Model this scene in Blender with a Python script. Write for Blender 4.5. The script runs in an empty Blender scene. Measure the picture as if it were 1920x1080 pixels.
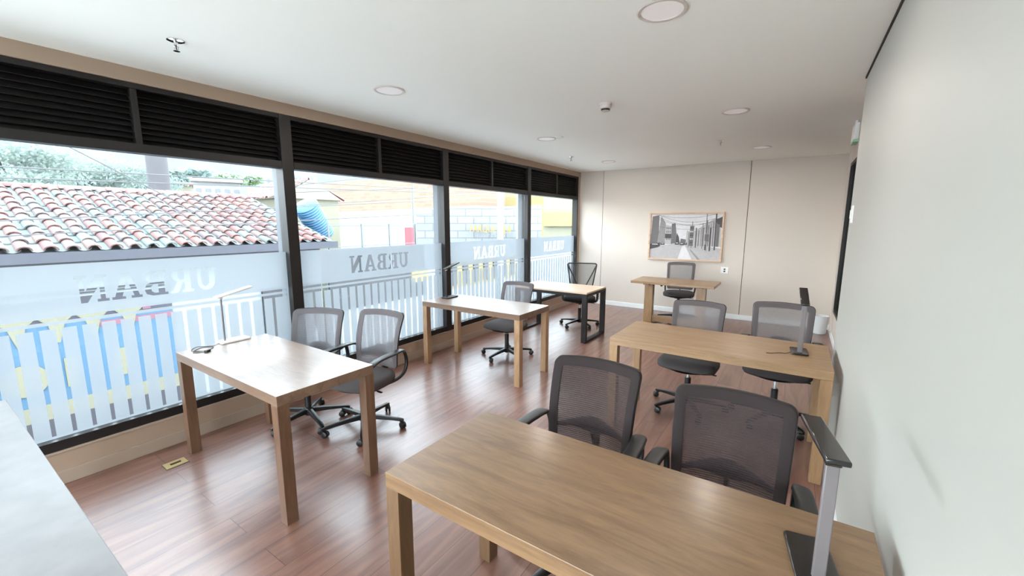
import bpy, bmesh, math, random
from mathutils import Matrix, Vector, noise
random.seed(7)
S = bpy.context.scene
COL = S.collection
R = math.radians
PI = math.pi

# ------------------------------------------------------------------ camera
YAW, PITCH, ROLL, FPX = R(33.94), R(8.87), R(0.08), 785.0
cam = bpy.data.cameras.new('camera'); camo = bpy.data.objects.new('camera', cam); COL.objects.link(camo)
cam.sensor_width = 36.0; cam.lens = FPX / 1920 * 36.0; cam.clip_start = 0.02; cam.clip_end = 2000
fw = Vector((-math.sin(YAW) * math.cos(PITCH), math.cos(YAW) * math.cos(PITCH), -math.sin(PITCH)))
rt = fw.cross(Vector((0, 0, 1))).normalized(); up = rt.cross(fw)
rr = math.cos(ROLL) * rt + math.sin(ROLL) * up; uu = -math.sin(ROLL) * rt + math.cos(ROLL) * up
mx = Matrix((rr, uu, -fw)).transposed().to_4x4(); mx.translation = Vector((0, 0, 1.65))
camo.matrix_world = mx
S.camera = camo

# ------------------------------------------------------------------ view, world, big lights
S.view_settings.view_transform = 'Standard'; S.view_settings.look = 'None'
S.view_settings.gamma = 1.0; S.view_settings.use_curve_mapping = False
S.view_settings.exposure = 1.6
SKY = 6.3
w = bpy.data.worlds.new('overcast_sky'); S.world = w; w.use_nodes = True
nt = w.node_tree; nt.nodes.clear()
o = nt.nodes.new('ShaderNodeOutputWorld'); b = nt.nodes.new('ShaderNodeBackground'); nt.links.new(b.outputs[0], o.inputs[0])
tc = nt.nodes.new('ShaderNodeTexCoord'); sp = nt.nodes.new('ShaderNodeSeparateXYZ'); nt.links.new(tc.outputs['Generated'], sp.inputs[0])
cr = nt.nodes.new('ShaderNodeValToRGB'); nt.links.new(sp.outputs['Z'], cr.inputs[0])
cr.color_ramp.elements[0].position = 0.0; cr.color_ramp.elements[0].color = (0.90, 0.96, 1.0, 1)
cr.color_ramp.elements[1].position = 0.9; cr.color_ramp.elements[1].color = (0.78, 0.88, 1.0, 1)
nt.links.new(cr.outputs[0], b.inputs[0]); b.inputs[1].default_value = SKY
S.cycles.max_bounces = 10; S.cycles.diffuse_bounces = 6; S.cycles.glossy_bounces = 4
S.cycles.transmission_bounces = 8; S.cycles.transparent_max_bounces = 16
S.cycles.caustics_reflective = False; S.cycles.caustics_refractive = False
S.cycles.sample_clamp_indirect = 8.0

WX = -3.80      # glass plane of the window wall
RX = 0.315      # near right wall
FY = 8.05       # far wall
BY = -2.40      # wall behind the camera
CZ = 2.66       # ceiling

# ------------------------------------------------------------------ materials
MATS = {}
DULL = 1.0
def lin(c):
    return tuple(((v / 255) / 12.92 if v / 255 <= .04045 else ((v / 255 + .055) / 1.055) ** 2.4) for v in c) + (1,)
def pmat(name, col, rough=0.5, metal=0.0, spec=0.5, coat=0.0, noise_amt=0.0, nscale=20, bump=0.0, bscale=200, srgb=True, coat_rough=0.1):
    m = bpy.data.materials.new(name); m.use_nodes = True; t = m.node_tree; p = t.nodes['Principled BSDF']
    c = lin(col) if srgb else tuple(col) + (1,)
    c = tuple(v * DULL for v in c[:3]) + (1,)
    p.inputs['Base Color'].default_value = c; p.inputs['Roughness'].default_value = rough; p.inputs['Metallic'].default_value = metal
    p.inputs['Specular IOR Level'].default_value = spec; p.inputs['Coat Weight'].default_value = coat; p.inputs['Coat Roughness'].default_value = coat_rough
    g = t.nodes.new('ShaderNodeTexCoord')
    n = t.nodes.new('ShaderNodeTexNoise'); n.inputs['Scale'].default_value = nscale; n.inputs['Detail'].default_value = 4
    t.links.new(g.outputs['Object'], n.inputs['Vector'])
    mr = t.nodes.new('ShaderNodeMapRange'); mr.inputs['To Min'].default_value = 1 - noise_amt; mr.inputs['To Max'].default_value = 1 + noise_amt
    t.links.new(n.outputs['Fac'], mr.inputs['Value'])
    vm = t.nodes.new('ShaderNodeVectorMath'); vm.operation = 'SCALE'; vm.inputs[0].default_value = c[:3]
    t.links.new(mr.outputs[0], vm.inputs['Scale']); t.links.new(vm.outputs[0], p.inputs['Base Color'])
    if bump:
        n2 = t.nodes.new('ShaderNodeTexNoise'); n2.inputs['Scale'].default_value = bscale; t.links.new(g.outputs['Object'], n2.inputs['Vector'])
        bp = t.nodes.new('ShaderNodeBump'); bp.inputs['Strength'].default_value = bump; bp.inputs['Distance'].default_value = 0.002
        t.links.new(n2.outputs['Fac'], bp.inputs['Height']); t.links.new(bp.outputs[0], p.inputs['Normal'])
    MATS[name] = m
    return m

def wood_mat(name, dark, light, rough=0.38, axis='X', coat=0.25, stretch=14.0, coat_rough=0.2):
    m = bpy.data.materials.new(name); m.use_nodes = True; t = m.node_tree; p = t.nodes['Principled BSDF']
    g = t.nodes.new('ShaderNodeTexCoord'); mp = t.nodes.new('ShaderNodeMapping')
    sc = {'X': (2.0, stretch, stretch), 'Y': (stretch, 2.0, stretch), 'Z': (stretch, stretch, 2.0)}[axis]
    mp.inputs['Scale'].default_value = sc
    t.links.new(g.outputs['Object'], mp.inputs['Vector'])
    n1 = t.nodes.new('ShaderNodeTexNoise'); n1.inputs['Scale'].default_value = 1.3; n1.inputs['Detail'].default_value = 8; n1.inputs['Roughness'].default_value = .62; n1.inputs['Distortion'].default_value = .7
    t.links.new(mp.outputs[0], n1.inputs['Vector'])
    mp2 = t.nodes.new('ShaderNodeMapping'); mp2.inputs['Scale'].default_value = tuple(v * 7 if v > 2 else 9.0 for v in sc); t.links.new(g.outputs['Object'], mp2.inputs['Vector'])
    n2 = t.nodes.new('ShaderNodeTexNoise'); n2.inputs['Scale'].default_value = 1.5; n2.inputs['Detail'].default_value = 3; t.links.new(mp2.outputs[0], n2.inputs['Vector'])
    r1 = t.nodes.new('ShaderNodeValToRGB'); r1.color_ramp.elements[0].position = .34; r1.color_ramp.elements[1].position = .64
    r1.color_ramp.elements[0].color = lin(dark); r1.color_ramp.elements[1].color = lin(light)
    t.links.new(n1.outputs['Fac'], r1.inputs[0])
    mr = t.nodes.new('ShaderNodeMapRange'); mr.inputs['From Min'].default_value = .3; mr.inputs['From Max'].default_value = .7
    mr.inputs['To Min'].default_value = .90; mr.inputs['To Max'].default_value = 1.06; t.links.new(n2.outputs['Fac'], mr.inputs['Value'])
    vm = t.nodes.new('ShaderNodeVectorMath'); vm.operation = 'SCALE'; t.links.new(r1.outputs[0], vm.inputs[0]); t.links.new(mr.outputs[0], vm.inputs['Scale'])
    t.links.new(vm.outputs[0], p.inputs['Base Color'])
    p.inputs['Roughness'].default_value = rough; p.inputs['Coat Weight'].default_value = coat; p.inputs['Coat Roughness'].default_value = coat_rough
    bp = t.nodes.new('ShaderNodeBump'); bp.inputs['Strength'].default_value = .12; bp.inputs['Distance'].default_value = .001
    t.links.new(n2.outputs['Fac'], bp.inputs['Height']); t.links.new(bp.outputs[0], p.inputs['Normal'])
    MATS[name] = m
    return m

wood_mat('oak', (106, 78, 53), (130, 100, 71), axis='X')
wood_mat('oak_leg', (96, 70, 47), (116, 88, 62), axis='Z')
wood_mat('oak_pink', (104, 79, 62), (124, 98, 80), axis='X', rough=.4, coat=.35, coat_rough=.22)
wood_mat('oak_pink_leg', (94, 66, 48), (114, 84, 64), axis='Z')
wood_mat('oak_grey', (104, 94, 90), (122, 112, 108), axis='X', rough=.5, coat=.25, coat_rough=.35)
pmat('laminate_sheen', (104, 99, 99), .5, coat=.12, coat_rough=.35, noise_amt=.3, nscale=11)  # desk top paled and mottled to paint in the window's reflection
wood_mat('oak_lit', (140, 107, 74), (162, 129, 94), axis='X')  # same oak lightened, paints in the light falling on these desks
wood_mat('oak_leg_lit', (146, 111, 76), (168, 133, 97), axis='Z')  # leg version of the oak with the light painted in
wood_mat('oak_pink_leg_lit', (146, 112, 82), (174, 140, 108), axis='Z')  # window desk leg wood lightened to paint in its lit front faces
wood_mat('picture_wood', (196, 160, 132), (222, 190, 162), axis='X', rough=.5, coat=0)

def floor_mat():
    m = bpy.data.materials.new('laminate_planks'); m.use_nodes = True; t = m.node_tree; p = t.nodes['Principled BSDF']
    g = t.nodes.new('ShaderNodeTexCoord')
    mp = t.nodes.new('ShaderNodeMapping'); mp.inputs['Rotation'].default_value = (0, 0, R(90)); mp.inputs['Location'].default_value = (0.42, 0.155, 0)
    t.links.new(g.outputs['Object'], mp.inputs['Vector'])
    br = t.nodes.new('ShaderNodeTexBrick'); br.offset = .37; br.offset_frequency = 2
    br.inputs['Scale'].default_value = 1; br.inputs['Brick Width'].default_value = 1.25; br.inputs['Row Height'].default_value = .196
    br.inputs['Mortar Size'].default_value = .0016; br.inputs['Mortar Smooth'].default_value = .1
    br.inputs['Color1'].default_value = (0.0, 0.0, 0.0, 1); br.inputs['Color2'].default_value = (1, 1, 1, 1); br.inputs['Mortar'].default_value = (.5, .5, .5, 1)
    t.links.new(mp.outputs[0], br.inputs['Vector'])
    mp2 = t.nodes.new('ShaderNodeMapping'); mp2.inputs['Scale'].default_value = (9, 1.0, 1); t.links.new(g.outputs['Object'], mp2.inputs['Vector'])
    ad = t.nodes.new('ShaderNodeVectorMath'); ad.operation = 'ADD'; t.links.new(mp2.outputs[0], ad.inputs[0])
    sc = t.nodes.new('ShaderNodeVectorMath'); sc.operation = 'SCALE'; sc.inputs['Scale'].default_value = 37.0; t.links.new(br.outputs['Color'], sc.inputs[0]); t.links.new(sc.outputs[0], ad.inputs[1])
    n1 = t.nodes.new('ShaderNodeTexNoise'); n1.inputs['Scale'].default_value = 1.4; n1.inputs['Detail'].default_value = 7; n1.inputs['Distortion'].default_value = 1.1; t.links.new(ad.outputs[0], n1.inputs['Vector'])
    r1 = t.nodes.new('ShaderNodeValToRGB'); r1.color_ramp.elements[0].position = .32; r1.color_ramp.elements[1].position = .66
    r1.color_ramp.elements[0].color = lin((104, 68, 56)); r1.color_ramp.elements[1].color = lin((136, 97, 82)); t.links.new(n1.outputs['Fac'], r1.inputs[0])
    hs = t.nodes.new('ShaderNodeMapRange'); hs.inputs['To Min'].default_value = .88; hs.inputs['To Max'].default_value = 1.1
    sx = t.nodes.new('ShaderNodeSeparateXYZ'); t.links.new(br.outputs['Color'], sx.inputs[0]); t.links.new(sx.outputs[0], hs.inputs['Value'])
    v2 = t.nodes.new('ShaderNodeVectorMath'); v2.operation = 'SCALE'; t.links.new(r1.outputs[0], v2.inputs[0]); t.links.new(hs.outputs[0], v2.inputs['Scale'])
    mix = t.nodes.new('ShaderNodeMix'); mix.data_type = 'RGBA'; t.links.new(br.outputs['Fac'], mix.inputs['Factor']); t.links.new(v2.outputs[0], mix.inputs['A']); mix.inputs['B'].default_value = lin((70, 48, 42))
    t.links.new(mix.outputs['Result'], p.inputs['Base Color'])
    p.inputs['Roughness'].default_value = .36; p.inputs['Specular IOR Level'].default_value = .5
    p.inputs['Coat Weight'].default_value = .5; p.inputs['Coat Roughness'].default_value = .27; p.inputs['Coat IOR'].default_value = 1.6
    bp = t.nodes.new('ShaderNodeBump'); bp.inputs['Strength'].default_value = .25; bp.inputs['Distance'].default_value = .002; bp.invert = True
    t.links.new(br.outputs['Fac'], bp.inputs['Height']); t.links.new(bp.outputs[0], p.inputs['Normal'])
    MATS['floor'] = m
floor_mat()

pmat('wall_cream', (222, 214, 204), .6, noise_amt=.02, nscale=1.2, bump=.05, bscale=300)
pmat('wall_white', (186, 185, 179), .5, noise_amt=.02, nscale=1.5, bump=.04, bscale=300)
pmat('wall_panel', (212, 201, 191), .7, spec=.15, noise_amt=.02, nscale=2, bump=.05, bscale=400)
pmat('ceiling_white', (250, 249, 243), .8, noise_amt=.015, nscale=1)
pmat('beam_beige', (156, 134, 116), .55, noise_amt=.03, nscale=3)
pmat('sill_beige', (160, 136, 118), .5, noise_amt=.03, nscale=3)
pmat('base_beige', (160, 140, 125), .45, noise_amt=.02, nscale=3)
pmat('base_white', (236, 238, 238), .45, noise_amt=.01)
pmat('groove', (52, 46, 42), .8)
pmat('bronze', (26, 21, 20), .5, metal=.2, noise_amt=.05)
pmat('louver_paint', (13, 10, 9), .55, noise_amt=.08, nscale=30)
pmat('alu', (74, 77, 84), .5)
pmat('lamp_silver', (112, 104, 105), .45, metal=.1)
pmat('chrome', (215, 215, 215), .12, metal=1)
pmat('black_plastic', (20, 18, 18), .42, noise_amt=.1, nscale=40, bump=.1, bscale=600)
pmat('gloss_black', (20, 17, 17), .12, coat=.5)
pmat('grey_fabric', (76, 71, 71), .92, spec=.2, noise_amt=.12, nscale=120, bump=.35, bscale=700)
pmat('dark_fabric', (34, 31, 32), .92, spec=.2, noise_amt=.12, nscale=120, bump=.35, bscale=700)
pmat('border_fabric', (104, 100, 102), .85, spec=.2, noise_amt=.08, nscale=90, bump=.2, bscale=800)
pmat('border_dark', (48, 40, 40), .85, spec=.2, noise_amt=.08, nscale=90, bump=.2, bscale=800)
pmat('black_steel', (36, 32, 33), .5, metal=.3, noise_amt=.05)
pmat('pale_top', (214, 186, 160), .35, noise_amt=.05, nscale=8, coat=.3)
pmat('brass', (200, 178, 130), .3, metal=.75)
pmat('brass_dark', (90, 70, 40), .4, metal=.6)
pmat('white_plastic', (232, 230, 228), .4)
pmat('offwhite', (206, 194, 188), .5)
pmat('bin_white', (226, 228, 230), .35)
pmat('dark_room', (40, 36, 34), .6)
pmat('cable_black', (26, 22, 22), .5)
pmat('cable_outside', (60, 58, 60), .6)

def glass_mat(name, tint=(1, 1, 1), refl=1.0):
    m = bpy.data.materials.new(name); m.use_nodes = True; t = m.node_tree; t.nodes.clear()
    o = t.nodes.new('ShaderNodeOutputMaterial'); mx = t.nodes.new('ShaderNodeMixShader'); tr = t.nodes.new('ShaderNodeBsdfTransparent'); gl = t.nodes.new('ShaderNodeBsdfGlossy')
    tr.inputs[0].default_value = tuple(tint) + (1,); gl.inputs['Roughness'].default_value = .01
    f = t.nodes.new('ShaderNodeLayerWeight'); f.inputs[0].default_value = .5
    pw = t.nodes.new('ShaderNodeMath'); pw.operation = 'POWER'; pw.inputs[1].default_value = 5; t.links.new(f.outputs['Facing'], pw.inputs[0])
    mm = t.nodes.new('ShaderNodeMath'); mm.operation = 'MULTIPLY_ADD'; mm.inputs[1].default_value = .9 * refl; mm.inputs[2].default_value = .03; t.links.new(pw.outputs[0], mm.inputs[0])
    t.links.new(mm.outputs[0], mx.inputs[0]); t.links.new(tr.outputs[0], mx.inputs[1]); t.links.new(gl.outputs[0], mx.inputs[2]); t.links.new(mx.outputs[0], o.inputs[0])
    MATS[name] = m
glass_mat('window_glass', (.93, .97, .97)); glass_mat('dark_glass', (.25, .25, .25))

def film_mat():
    m = bpy.data.materials.new('frosted_film'); m.use_nodes = True; t = m.node_tree; t.nodes.clear()
    o = t.nodes.new('ShaderNodeOutputMaterial'); tl = t.nodes.new('ShaderNodeBsdfTranslucent'); df = t.nodes.new('ShaderNodeBsdfDiffuse'); mx = t.nodes.new('ShaderNodeMixShader')
    tl.inputs[0].default_value = (.137, .147, .158, 1); df.inputs[0].default_value = (.5, .53, .56, 1); mx.inputs[0].default_value = .35
    t.links.new(tl.outputs[0], mx.inputs[1]); t.links.new(df.outputs[0], mx.inputs[2])
    tr = t.nodes.new('ShaderNodeBsdfTransparent'); tr.inputs[0].default_value = (.9, .95, 1, 1)
    m2 = t.nodes.new('ShaderNodeMixShader'); m2.inputs[0].default_value = .10
    t.links.new(mx.outputs[0], m2.inputs[1]); t.links.new(tr.outputs[0], m2.inputs[2]); t.links.new(m2.outputs[0], o.inputs[0])
    MATS['film'] = m
film_mat()

def mesh_mat(name, col, open_=.45):
    m = bpy.data.materials.new(name); m.use_nodes = True; t = m.node_tree; p = t.nodes['Principled BSDF']; o = t.nodes['Material Output']
    p.inputs['Base Color'].default_value = lin(col); p.inputs['Roughness'].default_value = .8; p.inputs['Specular IOR Level'].default_value = .2
    g = t.nodes.new('ShaderNodeTexCoord'); wv = t.nodes.new('ShaderNodeTexWave'); wv.bands_direction = 'Z'; wv.inputs['Scale'].default_value = 32; wv.inputs['Distortion'].default_value = 2.2; wv.inputs['Detail'].default_value = 2; wv.inputs['Detail Scale'].default_value = 6
    t.links.new(g.outputs['Object'], wv.inputs['Vector'])
    mr = t.nodes.new('ShaderNodeMapRange'); mr.inputs['To Min'].default_value = open_ - .12; mr.inputs['To Max'].default_value = open_ + .12; t.links.new(wv.outputs['Fac'], mr.inputs['Value'])
    tr = t.nodes.new('ShaderNodeBsdfTransparent'); mx = t.nodes.new('ShaderNodeMixShader')
    t.links.new(mr.outputs[0], mx.inputs[0]); t.links.new(p.outputs[0], mx.inputs[1]); t.links.new(tr.outputs[0], mx.inputs[2]); t.links.new(mx.outputs[0], o.inputs[0])
    translu(m, col)
    MATS[name] = m
def translu(m, col, f=.45):
    t = m.node_tree; p = t.nodes['Principled BSDF']; tl = t.nodes.new('ShaderNodeBsdfTranslucent'); c = lin(col); tl.inputs[0].default_value = tuple(min(1, v * 2.2) for v in c[:3]) + (1,)
    mx = t.nodes.new('ShaderNodeMixShader'); mx.inputs[0].default_value = f
    lk = p.outputs[0].links[0]; dst = lk.to_socket; t.links.remove(lk)
    t.links.new(p.outputs[0], mx.inputs[1]); t.links.new(tl.outputs[0], mx.inputs[2]); t.links.new(mx.outputs[0], dst)
mesh_mat('mesh_grey', (128, 126, 130), .34); mesh_mat('mesh_dark', (66, 57, 59), .16); mesh_mat('mesh_black', (70, 68, 70), .5)

translu(MATS['border_fabric'], (165, 160, 162), .5)
def emit_mat(name, col, s):
    m = bpy.data.materials.new(name); m.use_nodes = True; t = m.node_tree; p = t.nodes['Principled BSDF']
    p.inputs['Base Color'].default_value = lin((235, 228, 226)); p.inputs['Emission Color'].default_value = tuple(col) + (1,); p.inputs['Emission Strength'].default_value = s
    MATS[name] = m
emit_mat('diffuser', (1, .93, .90), .05)

def brick_mat(name, c1, c2, mortar, bw, rh, ms):
    m = bpy.data.materials.new(name); m.use_nodes = True; t = m.node_tree; p = t.nodes['Principled BSDF']
    g = t.nodes.new('ShaderNodeTexCoord'); mp = t.nodes.new('ShaderNodeMapping'); t.links.new(g.outputs['UV'], mp.inputs['Vector'])
    br = t.nodes.new('ShaderNodeTexBrick'); br.inputs['Scale'].default_value = 1; br.inputs['Brick Width'].default_value = bw; br.inputs['Row Height'].default_value = rh; br.inputs['Mortar Size'].default_value = ms
    br.inputs['Color1'].default_value = lin(c1); br.inputs['Color2'].default_value = lin(c2); br.inputs['Mortar'].default_value = lin(mortar)
    t.links.new(mp.outputs[0], br.inputs['Vector']); t.links.new(br.outputs['Color'], p.inputs['Base Color']); p.inputs['Roughness'].default_value = .9
    MATS[name] = m
brick_mat('orange_brick', (104, 76, 62), (116, 86, 70), (108, 90, 78), 1.2, .35, .03)
brick_mat('block_brick', (92, 94, 96), (100, 100, 99), (76, 76, 77), .9, .4, .03)

def attr_mat(name, base, rough=.85):
    m = bpy.data.materials.new(name); m.use_nodes = True; t = m.node_tree; p = t.nodes['Principled BSDF']
    a = t.nodes.new('ShaderNodeAttribute'); a.attribute_name = 'clay'; t.links.new(a.outputs['Color'], p.inputs['Base Color']); p.inputs['Roughness'].default_value = rough
    MATS[name] = m
attr_mat('clay_tile', None)

# ------------------------------------------------------------------ mesh helpers
class MB:
    def __init__(s): s.v = []; s.f = []; s.uv = {}; s.c = {}; s.mi = {}; s.cur = 0
    def add(s, vs, fs, M=None, col=None):
        n = len(s.v)
        for q in vs:
            q = Vector(q); s.v.append(M @ q if M is not None else q)
        for f in fs:
            if col is not None: s.c[len(s.f)] = col
            s.mi[len(s.f)] = s.cur
            s.f.append(tuple(n + i for i in f))
        return s
    def box(s, x0, x1, y0, y1, z0, z1, M=None, col=None):
        vs = [(x0, y0, z0), (x1, y0, z0), (x1, y1, z0), (x0, y1, z0), (x0, y0, z1), (x1, y0, z1), (x1, y1, z1), (x0, y1, z1)]
        return s.add(vs, [(0, 3, 2, 1), (4, 5, 6, 7), (0, 1, 5, 4), (1, 2, 6, 5), (2, 3, 7, 6), (3, 0, 4, 7)], M, col)
    def lathe(s, prof, n=32, M=None, axis='Z'):
        vs = []; fs = []
        for r, z in prof:
            for i in range(n):
                a = 2 * PI * i / n; vs.append((r * math.cos(a), r * math.sin(a), z))
        for j in range(len(prof) - 1):
            for i in range(n):
                k = (i + 1) % n; fs.append((j * n + i, j * n + k, (j + 1) * n + k, (j + 1) * n + i))
        fs.append(tuple(range(n - 1, -1, -1))); fs.append(tuple((len(prof) - 1) * n + i for i in range(n)))
        return s.add(vs, fs, M)
    def tube(s, pts, rad, n=10, sec=None, M=None, upv=(0, 0, 1), closed=False):
        """sweep an ellipse (ra, rb) along pts; ra along the side vector, rb along the other"""
        pts = [Vector(p) for p in pts]; N = len(pts); vs = []; fs = []
        for i, p in enumerate(pts):
            if closed: t = pts[(i + 1) % N] - pts[i - 1]
            else: t = pts[min(i + 1, N - 1)] - pts[max(i - 1, 0)]
            t.normalize(); u = Vector(upv); sd = t.cross(u)
            if sd.length < 1e-4: sd = t.cross(Vector((1, 0, 0)))
            sd.normalize(); nn = sd.cross(t)
            r = rad[i] if isinstance(rad, list) else rad
            ra, rb = r if isinstance(r, tuple) else (r, r)
            for k in range(n):
                a = 2 * PI * k / n; c, q = math.cos(a), math.sin(a)
                if sec == 'box':
                    e = .35; c = math.copysign(abs(c) ** e, c); q = math.copysign(abs(q) ** e, q)
                vs.append(p + sd * (ra * c) + nn * (rb * q))
        m = N if closed else N - 1
        for j in range(m):
            for k in range(n):
                a, b2 = j * n, ((j + 1) % N) * n; k2 = (k + 1) % n
                fs.append((a + k, a + k2, b2 + k2, b2 + k))
        if not closed:
            fs.append(tuple(range(n - 1, -1, -1))); fs.append(tuple((N - 1) * n + k for k in range(n)))
        return s.add(vs, fs, M)
    def prism(s, poly, z0, z1, M=None):
        n = len(poly); vs = [(x, y, z0) for x, y in poly] + [(x, y, z1) for x, y in poly]
        fs = [tuple(range(n - 1, -1, -1)), tuple(range(n, 2 * n))] + [(i, (i + 1) % n, n + (i + 1) % n, n + i) for i in range(n)]
        return s.add(vs, fs, M)
    def build(s, name, mat, parent=None, smooth=35, bevel=0, label=None, solid=0, sub=0):
        me = bpy.data.meshes.new(name); me.from_pydata([tuple(q) for q in s.v], [], s.f)
        mats = mat if isinstance(mat, (list, tuple)) else [mat]
        for m in mats: me.materials.append(MATS[m])
        if len(mats) > 1:
            for i, p in enumerate(me.polygons): p.material_index = s.mi.get(i, 0)
        if s.c:
            ca = me.color_attributes.new('clay', 'FLOAT_COLOR', 'CORNER')
            for i, p in enumerate(me.polygons):
                for li in p.loop_indices: ca.data[li].color = s.c.get(i, (.5, .4, .4, 1))
        bm = bmesh.new(); bm.from_mesh(me); bmesh.ops.recalc_face_normals(bm, faces=bm.faces[:]); bm.to_mesh(me); bm.free()
        if smooth:
            me.shade_smooth()
            try: me.set_sharp_from_angle(angle=R(smooth))
            except Exception: pass
        ob = bpy.data.objects.new(name, me); COL.objects.link(ob)
        if parent: ob.parent = parent
        if bevel:
            md = ob.modifiers.new('bevel', 'BEVEL'); md.width = bevel; md.segments = 2; md.limit_method = 'ANGLE'; md.angle_limit = R(40)
        if sub:
            md = ob.modifiers.new('sub', 'SUBSURF'); md.levels = sub; md.render_levels = sub
        if label: ob['label'] = label
        return ob

def tag(o, label=None, cat=None, group=None, kind=None):
    if label: o['label'] = label
    if cat: o['category'] = cat
    if group: o['group'] = group
    if kind: o['kind'] = kind
    return o
def thing(name, label, cat, loc=(0, 0, 0), rz=0, group=None, kind=None):
    o = bpy.data.objects.new(name, None); COL.objects.link(o); o.empty_display_size = .1
    o.location = loc; o.rotation_euler = (0, 0, rz)
    return tag(o, label, cat, group, kind)
def dup(root, loc, rz, label, group=None):
    r = root.copy(); COL.objects.link(r); r.location = loc; r.rotation_euler = (0, 0, rz); r['label'] = label
    if group: r['group'] = group
    for ch in list(root.children):
        c = ch.copy(); COL.objects.link(c); c.parent = r
        for g in list(ch.children):
            d = g.copy(); COL.objects.link(d); d.parent = c
    return r
def struct(name, mb, mat, label=None, parent=None, **k):
    o = mb.build(name, mat, parent, **k)
    if not parent: tag(o, label, None, None, 'structure')
    elif label: o['label'] = label
    return o

# ------------------------------------------------------------------ room shell
DX = 0.55   # set-back wall plane beyond the near wall
struct('floor', MB().box(WX - .1, 2.2, BY - .2, FY + .2, -.12, 0), 'floor', 'reddish brown wood plank floor', smooth=0)
struct('ceiling', MB().box(WX - .1, 2.2, BY - .2, FY + .2, CZ, CZ + .15), 'ceiling_white', 'smooth off-white ceiling', smooth=0)
struct('wall_right', MB().box(RX, RX + .235, BY, 3.96, 0, CZ), 'wall_white', 'plain white wall close on the right', smooth=0, bevel=.004)
m = MB(); m.box(DX, DX + .15, 3.96, 4.4, 0, CZ); m.box(DX, DX + .15, 7.52, FY + .1, 0, CZ); m.box(DX, DX + .15, 4.4, 7.52, 0, .38); m.box(DX, DX + .15, 4.4, 7.52, 2.46, CZ)
struct('wall_right_recess', m, 'wall_panel', 'set-back part of the right wall beyond the corner', smooth=0)
struct('wall_back', MB().box(WX - .1, -3.65, BY - .15, BY, 0, CZ).box(.25, 2.2, BY - .15, BY, 0, CZ).box(-3.65, .25, BY - .15, BY, 0, .12).box(-3.65, .25, BY - .15, BY, 2.55, CZ), 'wall_white', 'wall behind the viewer', smooth=0)
# far wall of three panels with dark reveals between them
m = MB(); xs = [WX + .06, -3.244, -3.236, -.706, -.697, DX + .15]
for a, b2 in ((0, 1), (2, 3), (4, 5)): m.box(xs[a], xs[b2], FY, FY + .03, .0, CZ)
struct('wall_far', m, 'wall_panel', 'beige far wall of three large panels', smooth=0)
struct('trim_1', MB().box(WX - .1, 2.2, FY + .03, FY + .1, 0, CZ), 'groove', 'dark reveal lines between the far wall panels', smooth=0)
struct('baseboard_far', MB().box(WX + .06, DX, FY - .014, FY, 0, .085), 'base_white', 'white baseboard along the far wall', smooth=0, bevel=.003)
struct('baseboard_right', MB().box(RX - .012, RX, BY, 3.96, 0, .085).box(DX - .012, DX, 3.96, FY - .014, 0, .085), 'base_white', 'white baseboard along the right wall', smooth=0, bevel=.003)
struct('trim_2', MB().box(RX - .008, RX, BY, 3.96, CZ - .014, CZ), 'groove', 'dark shadow gap where right wall meets ceiling', smooth=0)
# window wall : knee wall, ledge, beam
struct('wall_left', MB().box(WX - .1, WX + .06, BY, FY, 0, .205), 'sill_beige', 'low beige wall below the windows', smooth=0)
struct('trim_3', MB().box(WX - .02, WX + .066, BY, FY, .205, .22), 'base_beige', 'thin pale ledge under the window frames', smooth=0, bevel=.003)
struct('baseboard_left', MB().box(WX + .06, WX + .074, BY, FY, 0, .09), 'base_beige', 'beige baseboard below the windows', smooth=0, bevel=.003)
struct('trim_4', MB().box(WX - .1, WX + .07, BY, FY, 2.565, CZ), 'beam_beige', 'beige beam between louvers and ceiling', smooth=0, bevel=.004)
struct('trim_5', MB().box(WX - .05, WX + .062, FY - .075, FY, .22, 2.565), 'base_beige', 'narrow beige jamb beside the far wall', smooth=0, bevel=.003)
m = MB(); m.box(-3.65, .25, BY - .1, BY - .04, .12, .17); m.box(-3.65, .25, BY - .1, BY - .04, 2.5, 2.55)
for xq in (-3.65, -2.37, -1.09, .20): m.box(xq, xq + .05, BY - .1, BY - .04, .17, 2.5)
wb = struct('window_fill_back', m, 'bronze', 'unseen window added behind the viewer as fill light', smooth=0)  # added opening out of view, lets in sky light to brighten the room
struct('glass_pane', MB().box(-3.60, .20, BY - .073, BY - .067, .17, 2.5), 'window_glass', parent=wb, smooth=0)
# recess opening : dark framed interior window with a dim room behind
m = MB(); m.box(DX - .01, DX + .06, 7.46, 7.52, .38, 2.46); m.box(DX - .01, DX + .06, 4.4, 4.46, .38, 2.46); m.box(DX - .01, DX + .06, 4.46, 7.46, .38, .43); m.box(DX - .01, DX + .06, 4.46, 7.46, 2.41, 2.46); m.box(DX - .005, DX + .05, 5.9, 5.96, .43, 2.41)
wf = struct('window_6', m, 'bronze', 'dark framed interior window in the set-back right wall', smooth=0)
struct('glass_pane', MB().box(DX + .02, DX + .028, 4.46, 7.46, .43, 2.41), 'dark_glass', parent=wf, smooth=0)
struct('wall_side_room', MB().box(2.05, 2.2, 3.96, FY + .1, 0, CZ).box(DX + .15, 2.2, 3.86, 3.96, 0, CZ), 'dark_room', 'dim room behind the interior window', smooth=0)
m = MB(); m.box(DX - .03, DX, 7.52, 7.60, .085, CZ)
struct('trim_6', m, 'wall_panel', 'narrow beige post beside the interior window', smooth=0, bevel=.004)

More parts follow.
